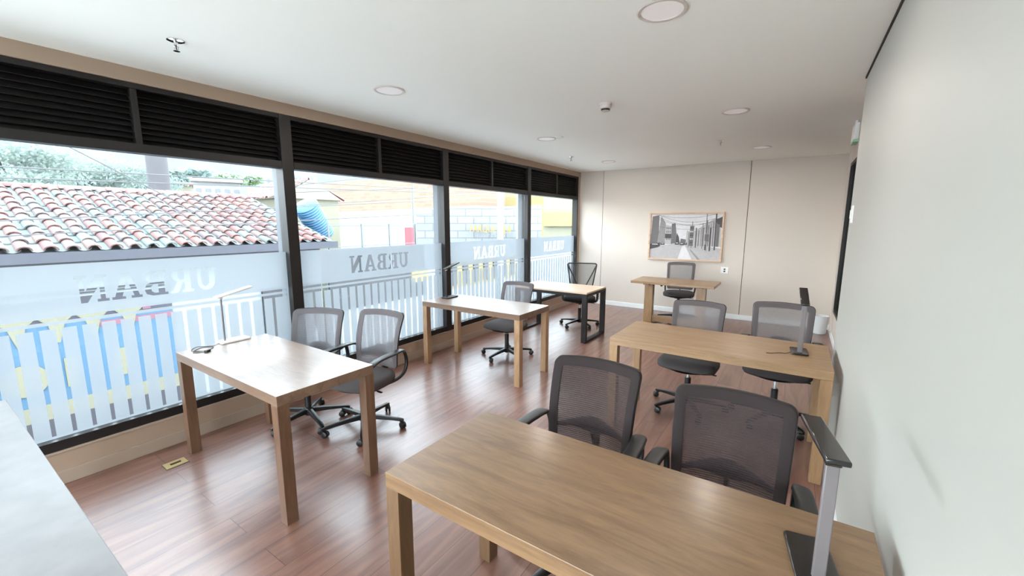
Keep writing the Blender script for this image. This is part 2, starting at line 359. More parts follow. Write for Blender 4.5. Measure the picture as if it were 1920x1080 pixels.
# windows ----------------------------------------------------------
LET = {
 'U': (.86, [(0, 1), (.42, 1), (.42, .9), (.32, .9), (.32, .34), (.38, .2), (.48, .14), (.57, .2), (.63, .34), (.63, .9), (.52, .9), (.52, 1), (.86, 1), (.86, .9), (.77, .9), (.77, .33), (.7, .12), (.56, .01), (.36, .01), (.18, .1), (.1, .3), (.1, .9), (0, .9)], []),
 'R': (.85, [(0, 1), (.5, 1), (.68, .94), (.76, .75), (.7, .56), (.58, .48), (.75, .1), (.85, .1), (.85, 0), (.58, 0), (.38, .43), (.32, .43), (.32, .1), (.42, .1), (.42, 0), (0, 0), (0, .1), (.1, .1), (.1, .9), (0, .9)], [[(.32, .9), (.45, .9), (.54, .84), (.54, .6), (.45, .53), (.32, .53)]]),
 'B': (.78, [(0, 1), (.5, 1), (.68, .93), (.72, .75), (.66, .58), (.56, .52), (.7, .46), (.78, .27), (.72, .08), (.52, 0), (0, 0), (0, .1), (.1, .1), (.1, .9), (0, .9)], [[(.32, .9), (.42, .9), (.5, .83), (.5, .64), (.42, .56), (.32, .56)], [(.32, .46), (.45, .46), (.55, .37), (.55, .18), (.45, .1), (.32, .1)]]),
 'A': (.93, [(.33, 1), (.56, 1), (.84, .1), (.93, .1), (.93, 0), (.52, 0), (.52, .1), (.62, .1), (.57, .27), (.30, .27), (.25, .1), (.35, .1), (.35, 0), (0, 0), (0, .1), (.08, .1)], [[(.34, .38), (.53, .38), (.44, .72)]]),
 'N': (.90, [(0, 1), (.3, 1), (.66, .4), (.66, .9), (.56, .9), (.56, 1), (.9, 1), (.9, .9), (.8, .9), (.8, 0), (.62, 0), (.24, .62), (.24, .1), (.34, .1), (.34, 0), (0, 0), (0, .1), (.1, .1), (.1, .9), (0, .9)], []),
}
def film_mesh(y0, y1, yl, pickets=True):
    """frosted film with the picket railing and the lettering cut out of it (flat sheet in the YZ plane)"""
    loops = [[(y0, .285), (y1, .285), (y1, 1.388), (y0, 1.388)]]
    u = 0
    sc = .80 / 4.64
    for ch in 'URBAN':
        wd, outl, holes = LET[ch]
        for lp in [outl] + holes:
            loops.append([(yl + .80 - (u + px) * sc, 1.128 + pz * .178) for px, pz in lp])
        u += wd + .08
    a, b2 = y0 + .025, y1 - .025
    loops.append([(a, 1.034), (b2, 1.034), (b2, 1.056), (a, 1.056)])
    comb = [(a, 1.012), (b2, 1.012), (b2, .988)]
    ys = []
    k = math.ceil((a + .02 - .06) / .0945)
    while k * .0945 + .06 < b2 - .03: ys.append(k * .0945 + .06); k += 1
    for yy in reversed(ys):
        hw = .0125
        comb += [(yy + hw, .988), (yy + hw * .8, .30), (yy - hw * .8, .30), (yy - hw, .988)]
    comb.append((a, .988)); loops.append(comb)
    cu = bpy.data.curves.new('tmp', 'CURVE'); cu.dimensions = '2D'; cu.fill_mode = 'FRONT'
    for lp in loops:
        spn = cu.splines.new('POLY'); spn.points.add(len(lp) - 1); spn.use_cyclic_u = True
        for q, (px, pz) in zip(spn.points, lp): q.co = (px, pz, 0, 1)
    ob = bpy.data.objects.new('tmp', cu); COL.objects.link(ob)
    dg = bpy.context.evaluated_depsgraph_get(); me = bpy.data.meshes.new_from_object(ob.evaluated_get(dg))
    bpy.data.objects.remove(ob)
    for v in me.vertices: v.co = Vector((0, v.co.x, v.co.y))
    me.materials.clear(); me.materials.append(MATS['film'])
    return me

bays = [(-1.97 + 2.01 * i, -1.97 + 2.01 * (i + 1)) for i in range(5)]
bays[0] = (BY, .04)
names = ['window_fill_side', 'window_1', 'window_2', 'window_3', 'window_4']  # first bay is out of view, added for its light and reflections
posn = ['added out of view behind the viewer for light', 'nearest the viewer', 'second along the wall', 'third along the wall', 'farthest, beside the far wall']
for bi, ((y0, y1), nm) in enumerate(zip(bays, names)):
    a = y0 + .05 if bi else y0; b2 = y1 - .05 if bi < 4 else FY - .075
    root = bpy.data.objects.new(nm, None); COL.objects.link(root); root.location = (0, 0, 0)
    tag(root, 'dark framed window with frosted URBAN film and louvers above, ' + posn[bi], None, None, 'structure')
    m = MB()
    m.box(WX - .05, WX + .055, a, b2, .22, .285)          # bottom rail
    m.box(WX - .05, WX + .055, a, b2, 2.115, 2.175)        # transom
    m.box(WX - .05, WX + .055, a, b2, 2.53, 2.565)         # head
    mid = (y0 + y1) / 2 + .0
    m.box(WX - .045, WX + .045, mid - .018, mid + .018, 2.175, 2.53)
    struct('window_frame', m, 'bronze', parent=root, smooth=0, bevel=.002)
    struct('glass_pane', MB().box(WX - .012, WX - .006, a, b2, .285, 2.115), 'window_glass', parent=root, smooth=0)
    yl = {0: .65, 1: .635, 2: 2.645, 3: 4.665, 4: 6.69}[bi] if bi else -1.37
    fo = bpy.data.objects.new('frosted_film', film_mesh(a, b2, yl)); COL.objects.link(fo); fo.parent = root; fo.location = (WX - .004, 0, 0)
    fo['label'] = 'frosted film with clear picket railing and mirrored URBAN lettering'
    for (s0, s1) in ((a, mid - .018), (mid + .018, b2)):
        m = MB(); nsl = 9
        for k in range(nsl):
            zc = 2.175 + (k + .5) * (.355 / nsl)
            M = Matrix.Translation((WX, 0, zc)) @ Matrix.Rotation(R(48), 4, 'Y')
            m.box(-.032, .032, s0, s1, -.0025, .0025, M)
        m.box(WX - .05, WX - .045, s0, s1, 2.175, 2.53)
        struct('louver_panel', m, 'louver_paint', parent=root, smooth=0)
for i, yc in enumerate((.04, 2.045, 4.06, 6.075)):
    m = MB(); m.box(WX - .055, WX + .062, yc - .05, yc + .05, .22, 2.565)
    t = struct('trim_%d' % (7 + i), m, 'bronze', 'dark window post between two windows', smooth=0, bevel=.003)
    struct('outer_fin', MB().box(WX - .14, WX - .055, yc - .04, yc + .04, .22, 2.2), 'alu', parent=t, smooth=0, label='pale grey aluminium outer fin')
struct('trim_11', MB().box(WX - .055, WX + .055, FY - .11, FY - .075, .22, 2.565), 'bronze', 'dark window post at the far corner', smooth=0)
# unseen blocker added outside above the windows to keep the louvers dark
struct('trim_12', MB().box(WX - .35, WX - .1, BY, FY + .2, 2.2, CZ + .15), 'louver_paint', 'unseen dark blocker added outside above the windows', smooth=0)

# ------------------------------------------------------------------ ceiling fittings
def ceiling_light(x, y, label):
    t = thing('ceiling_light', label, 'ceiling light', (x, y, CZ), 0, 'round recessed ceiling lights')
    m = MB(); m.lathe([(.098, -.001), (.116, -.001), (.118, -.005), (.112, -.009), (.098, -.007)], 48)
    m.f = m.f[:-2]
    n = 48
    for i in range(n): m.f.append((4 * n + i, 4 * n + (i + 1) % n, (i + 1) % n, i))
    m.build('trim_ring', 'offwhite', t)
    MB().lathe([(.098, -.0005), (.098, -.004), (.01, -.0045)], 48).build('diffuser', 'diffuser', t)
    ld = bpy.data.lights.new('light_source', 'AREA'); ld.shape = 'DISK'; ld.size = .19; ld.energy = LIGHTW; ld.color = (1, .93, .86)
    lo = bpy.data.objects.new('light_source', ld); COL.objects.link(lo); lo.parent = t; lo.location = (0, 0, -.012)
    return t
LIGHTW = 4.0
for x, y, lb in [(-.627, 2.22, 'round recessed ceiling light nearest the viewer, cut by the top edge'), (-2.703, 2.316, 'round recessed ceiling light over the nearest window desk'),
                 (-.556, 4.477, 'round recessed ceiling light between smoke detector and right wall'), (-2.618, 4.64, 'round recessed ceiling light near the third window'),
                 (-.488, 6.748, 'round recessed ceiling light nearest the right end of the far wall'), (-2.704, 6.9, 'round recessed ceiling light nearest the window end of the far wall')]:
    ceiling_light(x, y, lb)
def sprinkler(x, y, label):
    t = thing('sprinkler', label, 'sprinkler', (x, y, CZ), .4, 'ceiling sprinklers')
    MB().lathe([(.042, -.0), (.042, -.003), (.03, -.008), (.012, -.010)], 28).build('escutcheon', 'chrome', t)
    m = MB(); m.lathe([(.008, -.008), (.011, -.012), (.011, -.026), (.007, -.03)], 16)
    m.tube([(.009, 0, -.026), (.014, 0, -.036), (.011, 0, -.048), (.002, 0, -.054)], .0022, 6); m.tube([(-.009, 0, -.026), (-.014, 0, -.036), (-.011, 0, -.048), (-.002, 0, -.054)], .0022, 6)
    m.build('sprinkler_body', 'chrome', t)
    MB().lathe([(.002, -.03), (.003, -.04), (.002, -.052)], 8).build('bulb', 'black_plastic', t)
    MB().lathe([(.004, -.053), (.016, -.055), (.016, -.057), (.003, -.058)], 20).build('deflector', 'chrome', t)
sprinkler(-2.99, 1.05, 'chrome ceiling sprinkler nearest the viewer')
sprinkler(-.876, 5.956, 'chrome ceiling sprinkler toward the right end of the far wall')
sprinkler(-2.996, 6.09, 'chrome ceiling sprinkler toward the window end of the far wall')
t = thing('smoke_detector', 'white round smoke detector on the middle of the ceiling', 'smoke detector', (-1.455, 3.6, CZ))
MB().lathe([(.052, 0), (.052, -.012), (.048, -.016)], 36).build('base_plate', 'offwhite', t)
MB().lathe([(.047, -.015), (.047, -.032), (.043, -.04), (.034, -.043)], 36).build('housing', 'offwhite', t)
m = MB()
for k in range(12):
    M = Matrix.Rotation(2 * PI * k / 12, 4, 'Z'); m.box(.03, .037, -.004, .004, -.058, -.042, M)
m.lathe([(.028, -.043), (.027, -.055), (.012, -.062)], 24); m.build('vent_ring', 'groove', t)
MB().lathe([(.036, -.057), (.036, -.061), (.02, -.065)], 30).build('cap', 'offwhite', t)
t = thing('ceiling_sensor', 'tiny white disc sensor on the ceiling beside the third window light', 'sensor', (-2.44, 4.63, CZ))
MB().lathe([(.05, 0), (.05, -.008), (.03, -.016)], 28).build('sensor_cover', 'white_plastic', t)
t = thing('emergency_light', 'white box light hung by the ceiling at the edge of the right wall', 'emergency light', (.405, 5.55, 0))
MB().box(-.02, .02, -.14, .14, 2.46, 2.62).build('housing', 'white_plastic', t, bevel=.006)
MB().box(-.01, .01, -.02, .02, 2.62, CZ).build('bracket', 'white_plastic', t)
pmat('green_lens', (150, 205, 165), .3)
MB().box(-.022, .022, -.12, .12, 2.44, 2.462).build('lens', 'green_lens', t, label='pale green lens')

# ------------------------------------------------------------------ small wall and floor fittings
t = thing('floor_outlet', 'brass floor outlet plate in the planks by the near window desk', 'outlet', (-3.42, .92, 0), 0)
MB().box(-.046, .046, -.062, .062, 0, .006).build('cover_plate', 'brass', t, bevel=.002)
MB().box(-.05, .05, -.066, .066, -.001, .002).build('rim', 'brass_dark', t)
MB().box(-.012, .012, -.03, .03, .006, .008).box(-.005, .005, -.03, .03, .008, .011).build('latch', 'brass_dark', t)
t = thing('wall_outlet', 'white wall outlet right of the picture on the far wall', 'outlet', (-.975, FY, .84))
MB().box(-.058, .058, -.010, 0, -.055, .055).build('cover_plate', 'white_plastic', t, bevel=.003)
MB().box(-.014, .014, -.012, -.010, -.03, -.006).box(-.014, .014, -.012, -.010, .006, .03).build('socket', 'groove', t)
t = thing('light_switch', 'white switch plate near the end of the near right wall', 'switch', (RX, 3.76, 1.71))
MB().box(-.012, 0, -.04, .04, -.06, .06).build('cover_plate', 'white_plastic', t, bevel=.003)
MB().box(-.017, -.012, -.016, .016, -.03, .03).build('rocker', 'white_plastic', t, bevel=.002)

# picture --------------------------------------------------------------
PX0, PX1, PZ0, PZ1 = -2.295, -1.035, .972, 1.836
t = thing('framed_picture', 'framed black and white street photograph on the far wall', 'picture', ((PX0 + PX1) / 2, FY, (PZ0 + PZ1) / 2))
W2, H2 = (PX1 - PX0) / 2, (PZ1 - PZ0) / 2
m = MB(); fwid = .028
m.box(-W2, W2, -.04, 0, H2 - fwid, H2); m.box(-W2, W2, -.04, 0, -H2, -H2 + fwid); m.box(-W2, -W2 + fwid, -.04, 0, -H2 + fwid, H2 - fwid); m.box(W2 - fwid, W2, -.04, 0, -H2 + fwid, H2 - fwid)
m.build('picture_frame', 'picture_wood', t, smooth=0, bevel=.002)
for i, g in enumerate(((214, 210, 212), (178, 172, 172), (140, 134, 134), (104, 98, 98), (66, 60, 62))): pmat('print_%d' % i, g, .5, noise_amt=.16, nscale=26)
def P2(u, v): return (-W2 + fwid + u * 2 * (W2 - fwid), -H2 + fwid + v * 2 * (H2 - fwid))
pm = MB(); lay = [0]
def ppoly(pts, tone):
    lay[0] += 1; pm.cur = tone; d = -.018 - .00012 * lay[0]
    q = [P2(*p) for p in pts]
    pm.add([(x, d, z) for x, z in q], [tuple(range(len(q)))])
ppoly([(0, 0), (1, 0), (1, 1), (0, 1)], 0)
ppoly([(0, 0), (1, 0), (1, .26), (.6, .34), (.4, .34), (0, .26)], 1)                       # street
ppoly([(.42, 0), (.62, 0), (.52, .3), (.48, .3)], 0); ppoly([(0, 0), (.3, 0), (.42, .3), (.3, .3)], 1)
ppoly([(.60, .22), (.74, 0), (.70, 0), (.585, .22)], 2)
ppoly([(0, .2), (.02, .95), (.12, .98), (.13, .25)], 3); ppoly([(.1, .26), (.15, .96), (.22, .8), (.22, .33)], 2)
ppoly([(0, .2), (.15, .27), (.15, .36), (0, .32)], 4)
ppoly([(.22, .33), (.22, .76), (.31, .74), (.31, .33)], 1)
for k in range(4):
    for j in range(3): ppoly([(.235 + j * .025, .42 + k * .08), (.248 + j * .025, .42 + k * .08), (.248 + j * .025, .47 + k * .08), (.235 + j * .025, .47 + k * .08)], 3)
ppoly([(.31, .33), (.31, .78), (.36, .8), (.38, .6), (.40, .36)], 3); ppoly([(.38, .34), (.39, .58), (.42, .5), (.44, .34)], 4)
ppoly([(.22, .46), (.31, .46), (.31, .56), (.22, .56)], 4)
ppoly([(.44, .34), (.45, .46), (.52, .44), (.56, .46), (.57, .34)], 3)
ppoly([(.52, .34), (.53, .64), (.57, .62), (.57, .34)], 1)
ppoly([(.63, .3), (.63, .62), (.9, .9), (.98, .9), (1, .3)], 1)
for k in range(9):
    a = .66 + k * .032
    ppoly([(a, .3), (a + .012, .3), (a + .012, .62 + (a - .66) * .9), (a, .62 + (a - .66) * .9)], 2 + k % 2)
ppoly([(.57, .3), (.575, .74), (.63, .74), (.625, .3)], 3)
for k in range(5): ppoly([(.58, .36 + k * .08), (.62, .36 + k * .08), (.62, .39 + k * .08), (.58, .39 + k * .08)], 0 if k % 2 else 4)
ppoly([(.92, .88), (1, .94), (1, .7), (.94, .74)], 4); ppoly([(.93, .3), (.93, .78), (.97, .78), (.97, .3)], 3)
for x, z0, z1, wd, tn in ((.80, .2, .86, .012, 3), (.845, .2, .7, .02, 4), (.91, .22, 1, .018, 4), (.745, .25, .8, .008, 3), (.79, .6, 1, .01, 3), (.60, .25, .84, .008, 3), (.655, .26, .7, .012, 4), (.56, .26, .6, .006, 4)):
    ppoly([(x, z0), (x + wd, z0), (x + wd, z1), (x, z1)], tn)
ppoly([(.78, .42), (.84, .40), (.84, .56), (.78, .56)], 3); ppoly([(.785, .22), (.80, .22), (.80, .34), (.785, .34)], 4)
for x0, x1, z in ((.02, .13, .28), (.37, .43, .32), (.44, .5, .31), (.50, .545, .325), (.16, .22, .31)):
    ppoly([(x0, z), (x1, z), (x1, z + .03), (x0 + (x1 - x0) * .7, z + .06), (x0 + (x1 - x0) * .2, z + .06), (x0, z + .03)], 4)
    ppoly([(x0 + .01, z + .03), (x1 - .01, z + .03), (x1 - .015, z + .045), (x0 + .015, z + .045)], 0)
for a, b2, c in ((.98, .86, .9), (.92, .8, .84), (.88, .76, .86), (.72, .66, .72), (.97, .9, .99)):
    pts = [(.12 + .8 * q / 10, a + (c - a) * q / 10 - (a - b2) * 4 * (q / 10) * (1 - q / 10)) for q in range(11)]
    ppoly(pts + [(x, z + .006) for x, z in reversed(pts)], 3)
pm.build('street_print', ['print_0', 'print_1', 'print_2', 'print_3', 'print_4'], t, smooth=0, label='black and white city street photograph')
MB().box(-W2 + fwid, W2 - fwid, -.015, -.002, -H2 + fwid, H2 - fwid).build('backing_board', 'print_0', t, smooth=0)

# ------------------------------------------------------------------ tables
def wood_table(name, x0, x1, y0, y1, label, top='oak', leg='oak_leg', h=.75, th=.058, lw=.065, group='chunky oak desks'):
    t = thing(name, label, 'desk', (x0, y0, 0), 0, group)
    L, D = x1 - x0, y1 - y0
    MB().box(0, L, 0, D, h - th, h).build('table_top', top, t, bevel=.0025, smooth=0)
    for a in (0, L - lw):
        for b2 in (0, D - lw):
            MB().box(a, a + lw, b2, b2 + lw, 0, h - th).build('leg', leg, t, bevel=.002, smooth=0)
    return t
wood_table('desk', -1.17, .268, .909, 1.515, 'large oak desk in the right foreground with a black headed lamp')
wood_table('desk', -1.16, .268, 3.12, 3.80, 'long oak desk by the right wall behind the two nearest dark chairs', 'oak_lit', 'oak_leg_lit')
wood_table('desk', -3.53, -2.175, 1.03, 1.64, 'glossy oak desk at the nearest window with a white lamp and loose cord', 'oak_pink', 'oak_pink_leg')
wood_table('desk', -3.53, -2.185, 3.38, 3.98, 'oak desk at the second window with one grey chair behind it', 'oak_pink', 'oak_pink_leg_lit')
wood_table('desk', -3.29, -1.25, -.42, .238, 'pale glossy desk cut off at the lower left corner', 'laminate_sheen', 'oak_pink_leg')

# black steel desk
t = thing('steel_frame_desk', 'small desk with pale top on black steel loop legs by the far window', 'desk', (-3.45, 5.20, 0))
L, D, h = 1.17, .70, .71
MB().box(0, L, 0, D, h - .022, h).build('table_top', 'pale_top', t, bevel=.002, smooth=0)
for a in (.0, L - .07):
    m = MB(); q = .05; q2 = .07
    m.box(a, a + q2, 0, q, 0, h - .022); m.box(a, a + q2, D - q, D, 0, h - .022); m.box(a, a + q2, q, D - q, 0, .03); m.box(a, a + q2, q, D - q, h - .062, h - .022)
    m.build('leg_loop', 'black_steel', t, bevel=.002, smooth=0)
for yy in (0, D - .03): MB().box(.07, L - .07, yy, yy + .03, h - .062, h - .022).build('rail', 'black_steel', t, smooth=0)

# trestle table
t = thing('trestle_desk', 'oak trestle desk under the picture by the far wall', 'desk', (-2.11, 6.50, 0))
L, D = 1.21, .64
m = MB(); m.prism([(0, .0), (L, 0), (L, D), (0, D)], .712, .75); m.build('table_top', 'oak_lit', t, bevel=.004, smooth=0)
for a in (.15, .93):
    MB().box(a, a + .13, .26, .37, .06, .712).build('leg', 'oak_leg_lit', t, bevel=.003, smooth=0)
    MB().prism([(a - .02, .02), (a + .15, .02), (a + .15, .62), (a - .02, .62)], 0, .06).build('foot', 'oak_leg_lit', t, bevel=.01, smooth=0)
    MB().box(a + .02, a + .11, .1, .53, .682, .712).build('top_bearer', 'oak_leg_lit', t, smooth=0)
MB().box(.28, .93, .29, .34, .07, .17).build('stretcher', 'oak_lit', t, bevel=.002, smooth=0)

# ------------------------------------------------------------------ desk lamps
def lamp(x, y, rz, label, head='white_plastic', stem='chrome', base='white_plastic', tilt=12, stw=.030, hl=.25, cord=None, H=.345, bl=.2):
    t = thing('desk_lamp', label, 'desk lamp', (x, y, .75), rz)
    m = MB(); m.prism([(-.052, -.06), (-.044, -.068), (.044, -.068), (.052, -.06), (.052, bl - .07), (.044, bl - .062), (-.044, bl - .062), (-.052, bl - .07)], 0, .014)
    m.build('lamp_base', base, t, bevel=.004)
    MB().box(-stw / 2, stw / 2, -.03, -.03 + .011, .012, H).build('stem', stem, t, bevel=.003)
    MB().box(-stw / 2 - .002, stw / 2 + .002, -.036, -.013, H - .004, H + .022).build('hinge', 'gloss_black' if head == 'gloss_black' else 'white_plastic', t, bevel=.003)
    M = Matrix.Translation((0, -.025, H + .02)) @ Matrix.Rotation(R(tilt), 4, 'X')
    lh = MB().box(-.026, .026, -.04, hl, -.006, .008, M).build('lamp_head', head, t, bevel=.004)
    MB().box(-.019, .019, .01, hl - .01, -.0085, -.006, M).build('light_strip', 'white_plastic', lh)
    if cord:
        MB().tube(cord, .0022, 6).build('cord', 'cable_black', t)
    return t
def spl(pts, n=8):
    pts = [Vector(p) for p in pts]; out = []
    for i in range(len(pts) - 1):
        p0 = pts[max(i - 1, 0)]; p1 = pts[i]; p2 = pts[i + 1]; p3 = pts[min(i + 2, len(pts) - 1)]
        for k in range(n):
            t = k / n
            out.append(.5 * ((2 * p1) + (-p0 + p2) * t + (2 * p0 - 5 * p1 + 4 * p2 - p3) * t * t + (-p0 + 3 * p1 - 3 * p2 + p3) * t ** 3))
    out.append(pts[-1]); return out
lamp(.118, 1.235, R(10), 'black headed desk lamp with silver stem on the foreground desk', 'gloss_black', 'lamp_silver', 'gloss_black', tilt=-1, stw=.03, hl=.23,
     cord=spl([(0, -.06, .006), (.03, -.12, .003), (.06, -.16, .003), (.07, -.22, .003)]), H=.325)
lamp(.09, 3.47, R(4), 'black headed desk lamp with silver stem on the long right desk', 'gloss_black', 'lamp_silver', 'gloss_black', tilt=18, stw=.030, hl=.22,
     cord=spl([(-.05, -.02, .006), (-.08, -.06, .003), (-.12, -.07, .003), (-.17, -.11, .003), (-.2, -.115, .003)]), H=.345, bl=.17)
lamp(-3.52, 1.36, R(2), 'slim white desk lamp with loose cord on the nearest window desk', 'white_plastic', 'lamp_silver', 'white_plastic', tilt=12, stw=.014, hl=.225,
     cord=spl([(0, -.06, .006), (.03, -.12, .003), (-.03, -.2, .003), (.05, -.26, .003), (.12, -.2, .003), (.06, -.13, .003), (.02, -.2, .003), (.10, -.27, .003), (.16, -.21, .003)]), H=.335)
lamp(-3.42, 3.70, R(4), 'slim dark desk lamp on the second window desk', 'black_steel', 'black_steel', 'black_steel', tilt=13, stw=.014, hl=.24, H=.34)
t = thing('cord_plug', 'small black plug end of the loose cord on the nearest window desk', 'plug', (-3.36, 1.16, .75), .6)
MB().box(-.012, .012, -.02, .02, 0, .016).build('plug_body', 'black_plastic', t, bevel=.003)
MB().box(-.008, -.005, .02, .035, .007, .010).box(.005, .008, .02, .035, .007, .010).build('prong', 'chrome', t)

# waste bin
t = thing('waste_bin', 'white waste bin in the corner below the far wall', 'waste bin', (.415, 7.72, 0))
m = MB(); m.lathe([(.082, 0), (.086, .004), (.102, .262), (.104, .27), (.099, .27), (.083, .012), (.02, .01)], 36); m.build('bin_body', 'bin_white', t)
m = MB(); m.tube([(.103 * math.cos(a * PI / 18), .103 * math.sin(a * PI / 18), .27) for a in range(36)], .005, 8, closed=True); m.build('rim', 'bin_white', t)

# ------------------------------------------------------------------ office chairs
def back_pt(u, v, w_top=.225, w_bot=.205, z0=.50, z1=.955, curve=.035):
    """u -1..1 across, v 0..1 up; returns a point on the backrest surface (chair faces -Y)"""
    w = w_bot + (w_top - w_bot) * v
    y = .205 + .075 * v + .03 * math.sin(v * PI * .9) * -1 + .03 * v * v
    y += -curve * (u * u)
    z = z0 + (z1 - z0) * v - .012 * u * u * v
    return Vector((u * w, y, z))
def rr_outline(n=72, ins=0.0, rad=.03, hw=.225, hh=.2275):
    """rounded rectangle in u,v space (-1..1), inset in metres"""
    w_, h_ = hw - ins, hh - ins; r = max(.012, rad - ins * .6); q = n // 4; out = []
    for c, (sx, sy) in enumerate(((1, 1), (-1, 1), (-1, -1), (1, -1))):
        cx, cy = sx * (w_ - r), sy * (h_ - r)
        na = q // 2
        for k in range(na):
            a = PI / 2 * (c + k / (na - 1)); out.append(((cx + r * math.cos(a)) / hw, (cy + r * math.sin(a)) / hh))
        nx, ny = (((-1, 1), (-1, -1), (1, -1), (1, 1))[c])
        a = PI / 2 * (c + 1); p0 = (cx + r * math.cos(a), cy + r * math.sin(a)); p1 = (nx * (w_ - r) + r * math.cos(a), ny * (h_ - r) + r * math.sin(a))
        for k in range(1, q - na + 1): f = k / (q - na + 1); out.append(((p0[0] + (p1[0] - p0[0]) * f) / hw, (p0[1] + (p1[1] - p0[1]) * f) / hh))
    return out
def build_back(t, border, mesh, shell='black_plastic'):
    N = 72
    o1 = rr_outline(N, ins=0); o2 = rr_outline(N, ins=.043)
    def P(uv, d=0):
        p = back_pt(uv[0], (uv[1] + 1) / 2); p.y += d; return p
    # fabric border band, two sided
    m = MB(); vs = []; fs = []
    rings = [(o1, .006), (o1, -.006), ([( (a[0]*.9+b[0]*.1), (a[1]*.9+b[1]*.1)) for a, b in zip(o1, o2)], -.010), (o2, -.006), (o2, .004), ([((a[0]*.8+b[0]*.2), (a[1]*.8+b[1]*.2)) for a, b in zip(o1, o2)], .010)]
    for o_, d in rings: vs += [P(q, d) for q in o_]
    for j in range(6):
        for i in range(N):
            k = (i + 1) % N; a, b2 = j * N, ((j + 1) % 6) * N
            fs.append((a + i, a + k, b2 + k, b2 + i))
    m.add(vs, fs); bb = m.build('backrest_border', border, t, smooth=60)
    # see-through mesh panel
    m = MB(); G = 14; vs = []; fs = []
    for j in range(G + 1):
        for i in range(G + 1):
            u = -.84 + 1.68 * i / G; v = -.82 + 1.64 * j / G
            vs.append(P((u, v), -.002))
    for j in range(G):
        for i in range(G): fs.append((j * (G + 1) + i, j * (G + 1) + i + 1, (j + 1) * (G + 1) + i + 1, (j + 1) * (G + 1) + i))
    m.add(vs, fs); m.build('backrest_mesh', mesh, t, smooth=60)
    # plastic shell round the rear edge
    m = MB(); m.tube([P(q, .012) for q in rr_outline(N, ins=.004)], (.008, .010), 8, closed=True, upv=(0, 1, 0)); m.build('back_frame', shell, t, smooth=60)
    # lumbar bar
    m = MB()
    pts = [P((-.97 + 1.94 * i / 16, -.56 + .12 * math.cos((i / 16 - .5) * PI)), .022 + .02 * math.cos((i / 16 - .5) * PI)) for i in range(17)]
    m.tube(pts, [(.005, .012 + .030 * max(0, math.cos((i / 16 - .5) * PI)) ** 3) for i in range(17)], 10, sec='box', upv=(0, 0, 1)); m.build('lumbar_support', shell, t, smooth=60)
    # bracket down to the seat mechanism
    m = MB(); m.tube(spl([(0, .262, .60), (0, .292, .53), (0, .275, .46), (0, .20, .415), (0, .06, .405)], 5), (.038, .010), 12, sec='box', upv=(1, 0, 0))
    m.v = [Vector(q) for q in m.v]; m.build('back_bracket', shell, t, smooth=60)
def build_base(t, lift=0):
    m = MB(); m.lathe([(.03, .055), (.036, .062), (.036, .115), (.026, .125)], 24)
    for k in range(5):
        a = 2 * PI * k / 5 + PI / 2
        M = Matrix.Rotation(a, 4, 'Z')
        m.tube([(.025, 0, .092), (.12, 0, .088), (.22, 0, .078), (.31, 0, .066), (.324, 0, .062)], [(.022, .021), (.020, .017), (.016, .013), (.014, .011), (.010, .008)], 10, sec='box', M=M)
    m.build('star_base', 'black_plastic', t, smooth=50)
    for k in range(5):
        a = 2 * PI * k / 5 + PI / 2; cx, cy = .308 * math.cos(a), .308 * math.sin(a)
        sw = random.uniform(0, 6.28)
        M = Matrix.Translation((cx, cy, 0)) @ Matrix.Rotation(sw, 4, 'Z')
        m = MB()
        m.lathe([(.006, .045), (.006, .07)], 10, M)
        m.tube([(-.028, 0, .030), (-.02, 0, .046), (0, 0, .054), (.018, 0, .046)], [(.010, .004), (.018, .006), (.019, .006), (.012, .004)], 8, M=M)
        ca = m.build('caster', 'black_plastic', t, smooth=40)
        for sgn in (-1, 1):
            Mw = M @ Matrix.Translation((-.012, sgn * .013, .0255)) @ Matrix.Rotation(PI / 2, 4, 'X')
            MB().lathe([(.019, -.009), (.025, -.006), (.0255, .006), (.019, .009)], 18, Mw).build('wheel', 'black_plastic', ca, smooth=40)
    MB().lathe([(.026, .12), (.026, .285), (.022, .29)], 20).build('lift_sleeve', 'black_plastic', t)
    MB().lathe([(.0135, .20), (.0135, .40 + lift)], 18).build('gas_lift', 'chrome', t, label='chrome gas lift column')
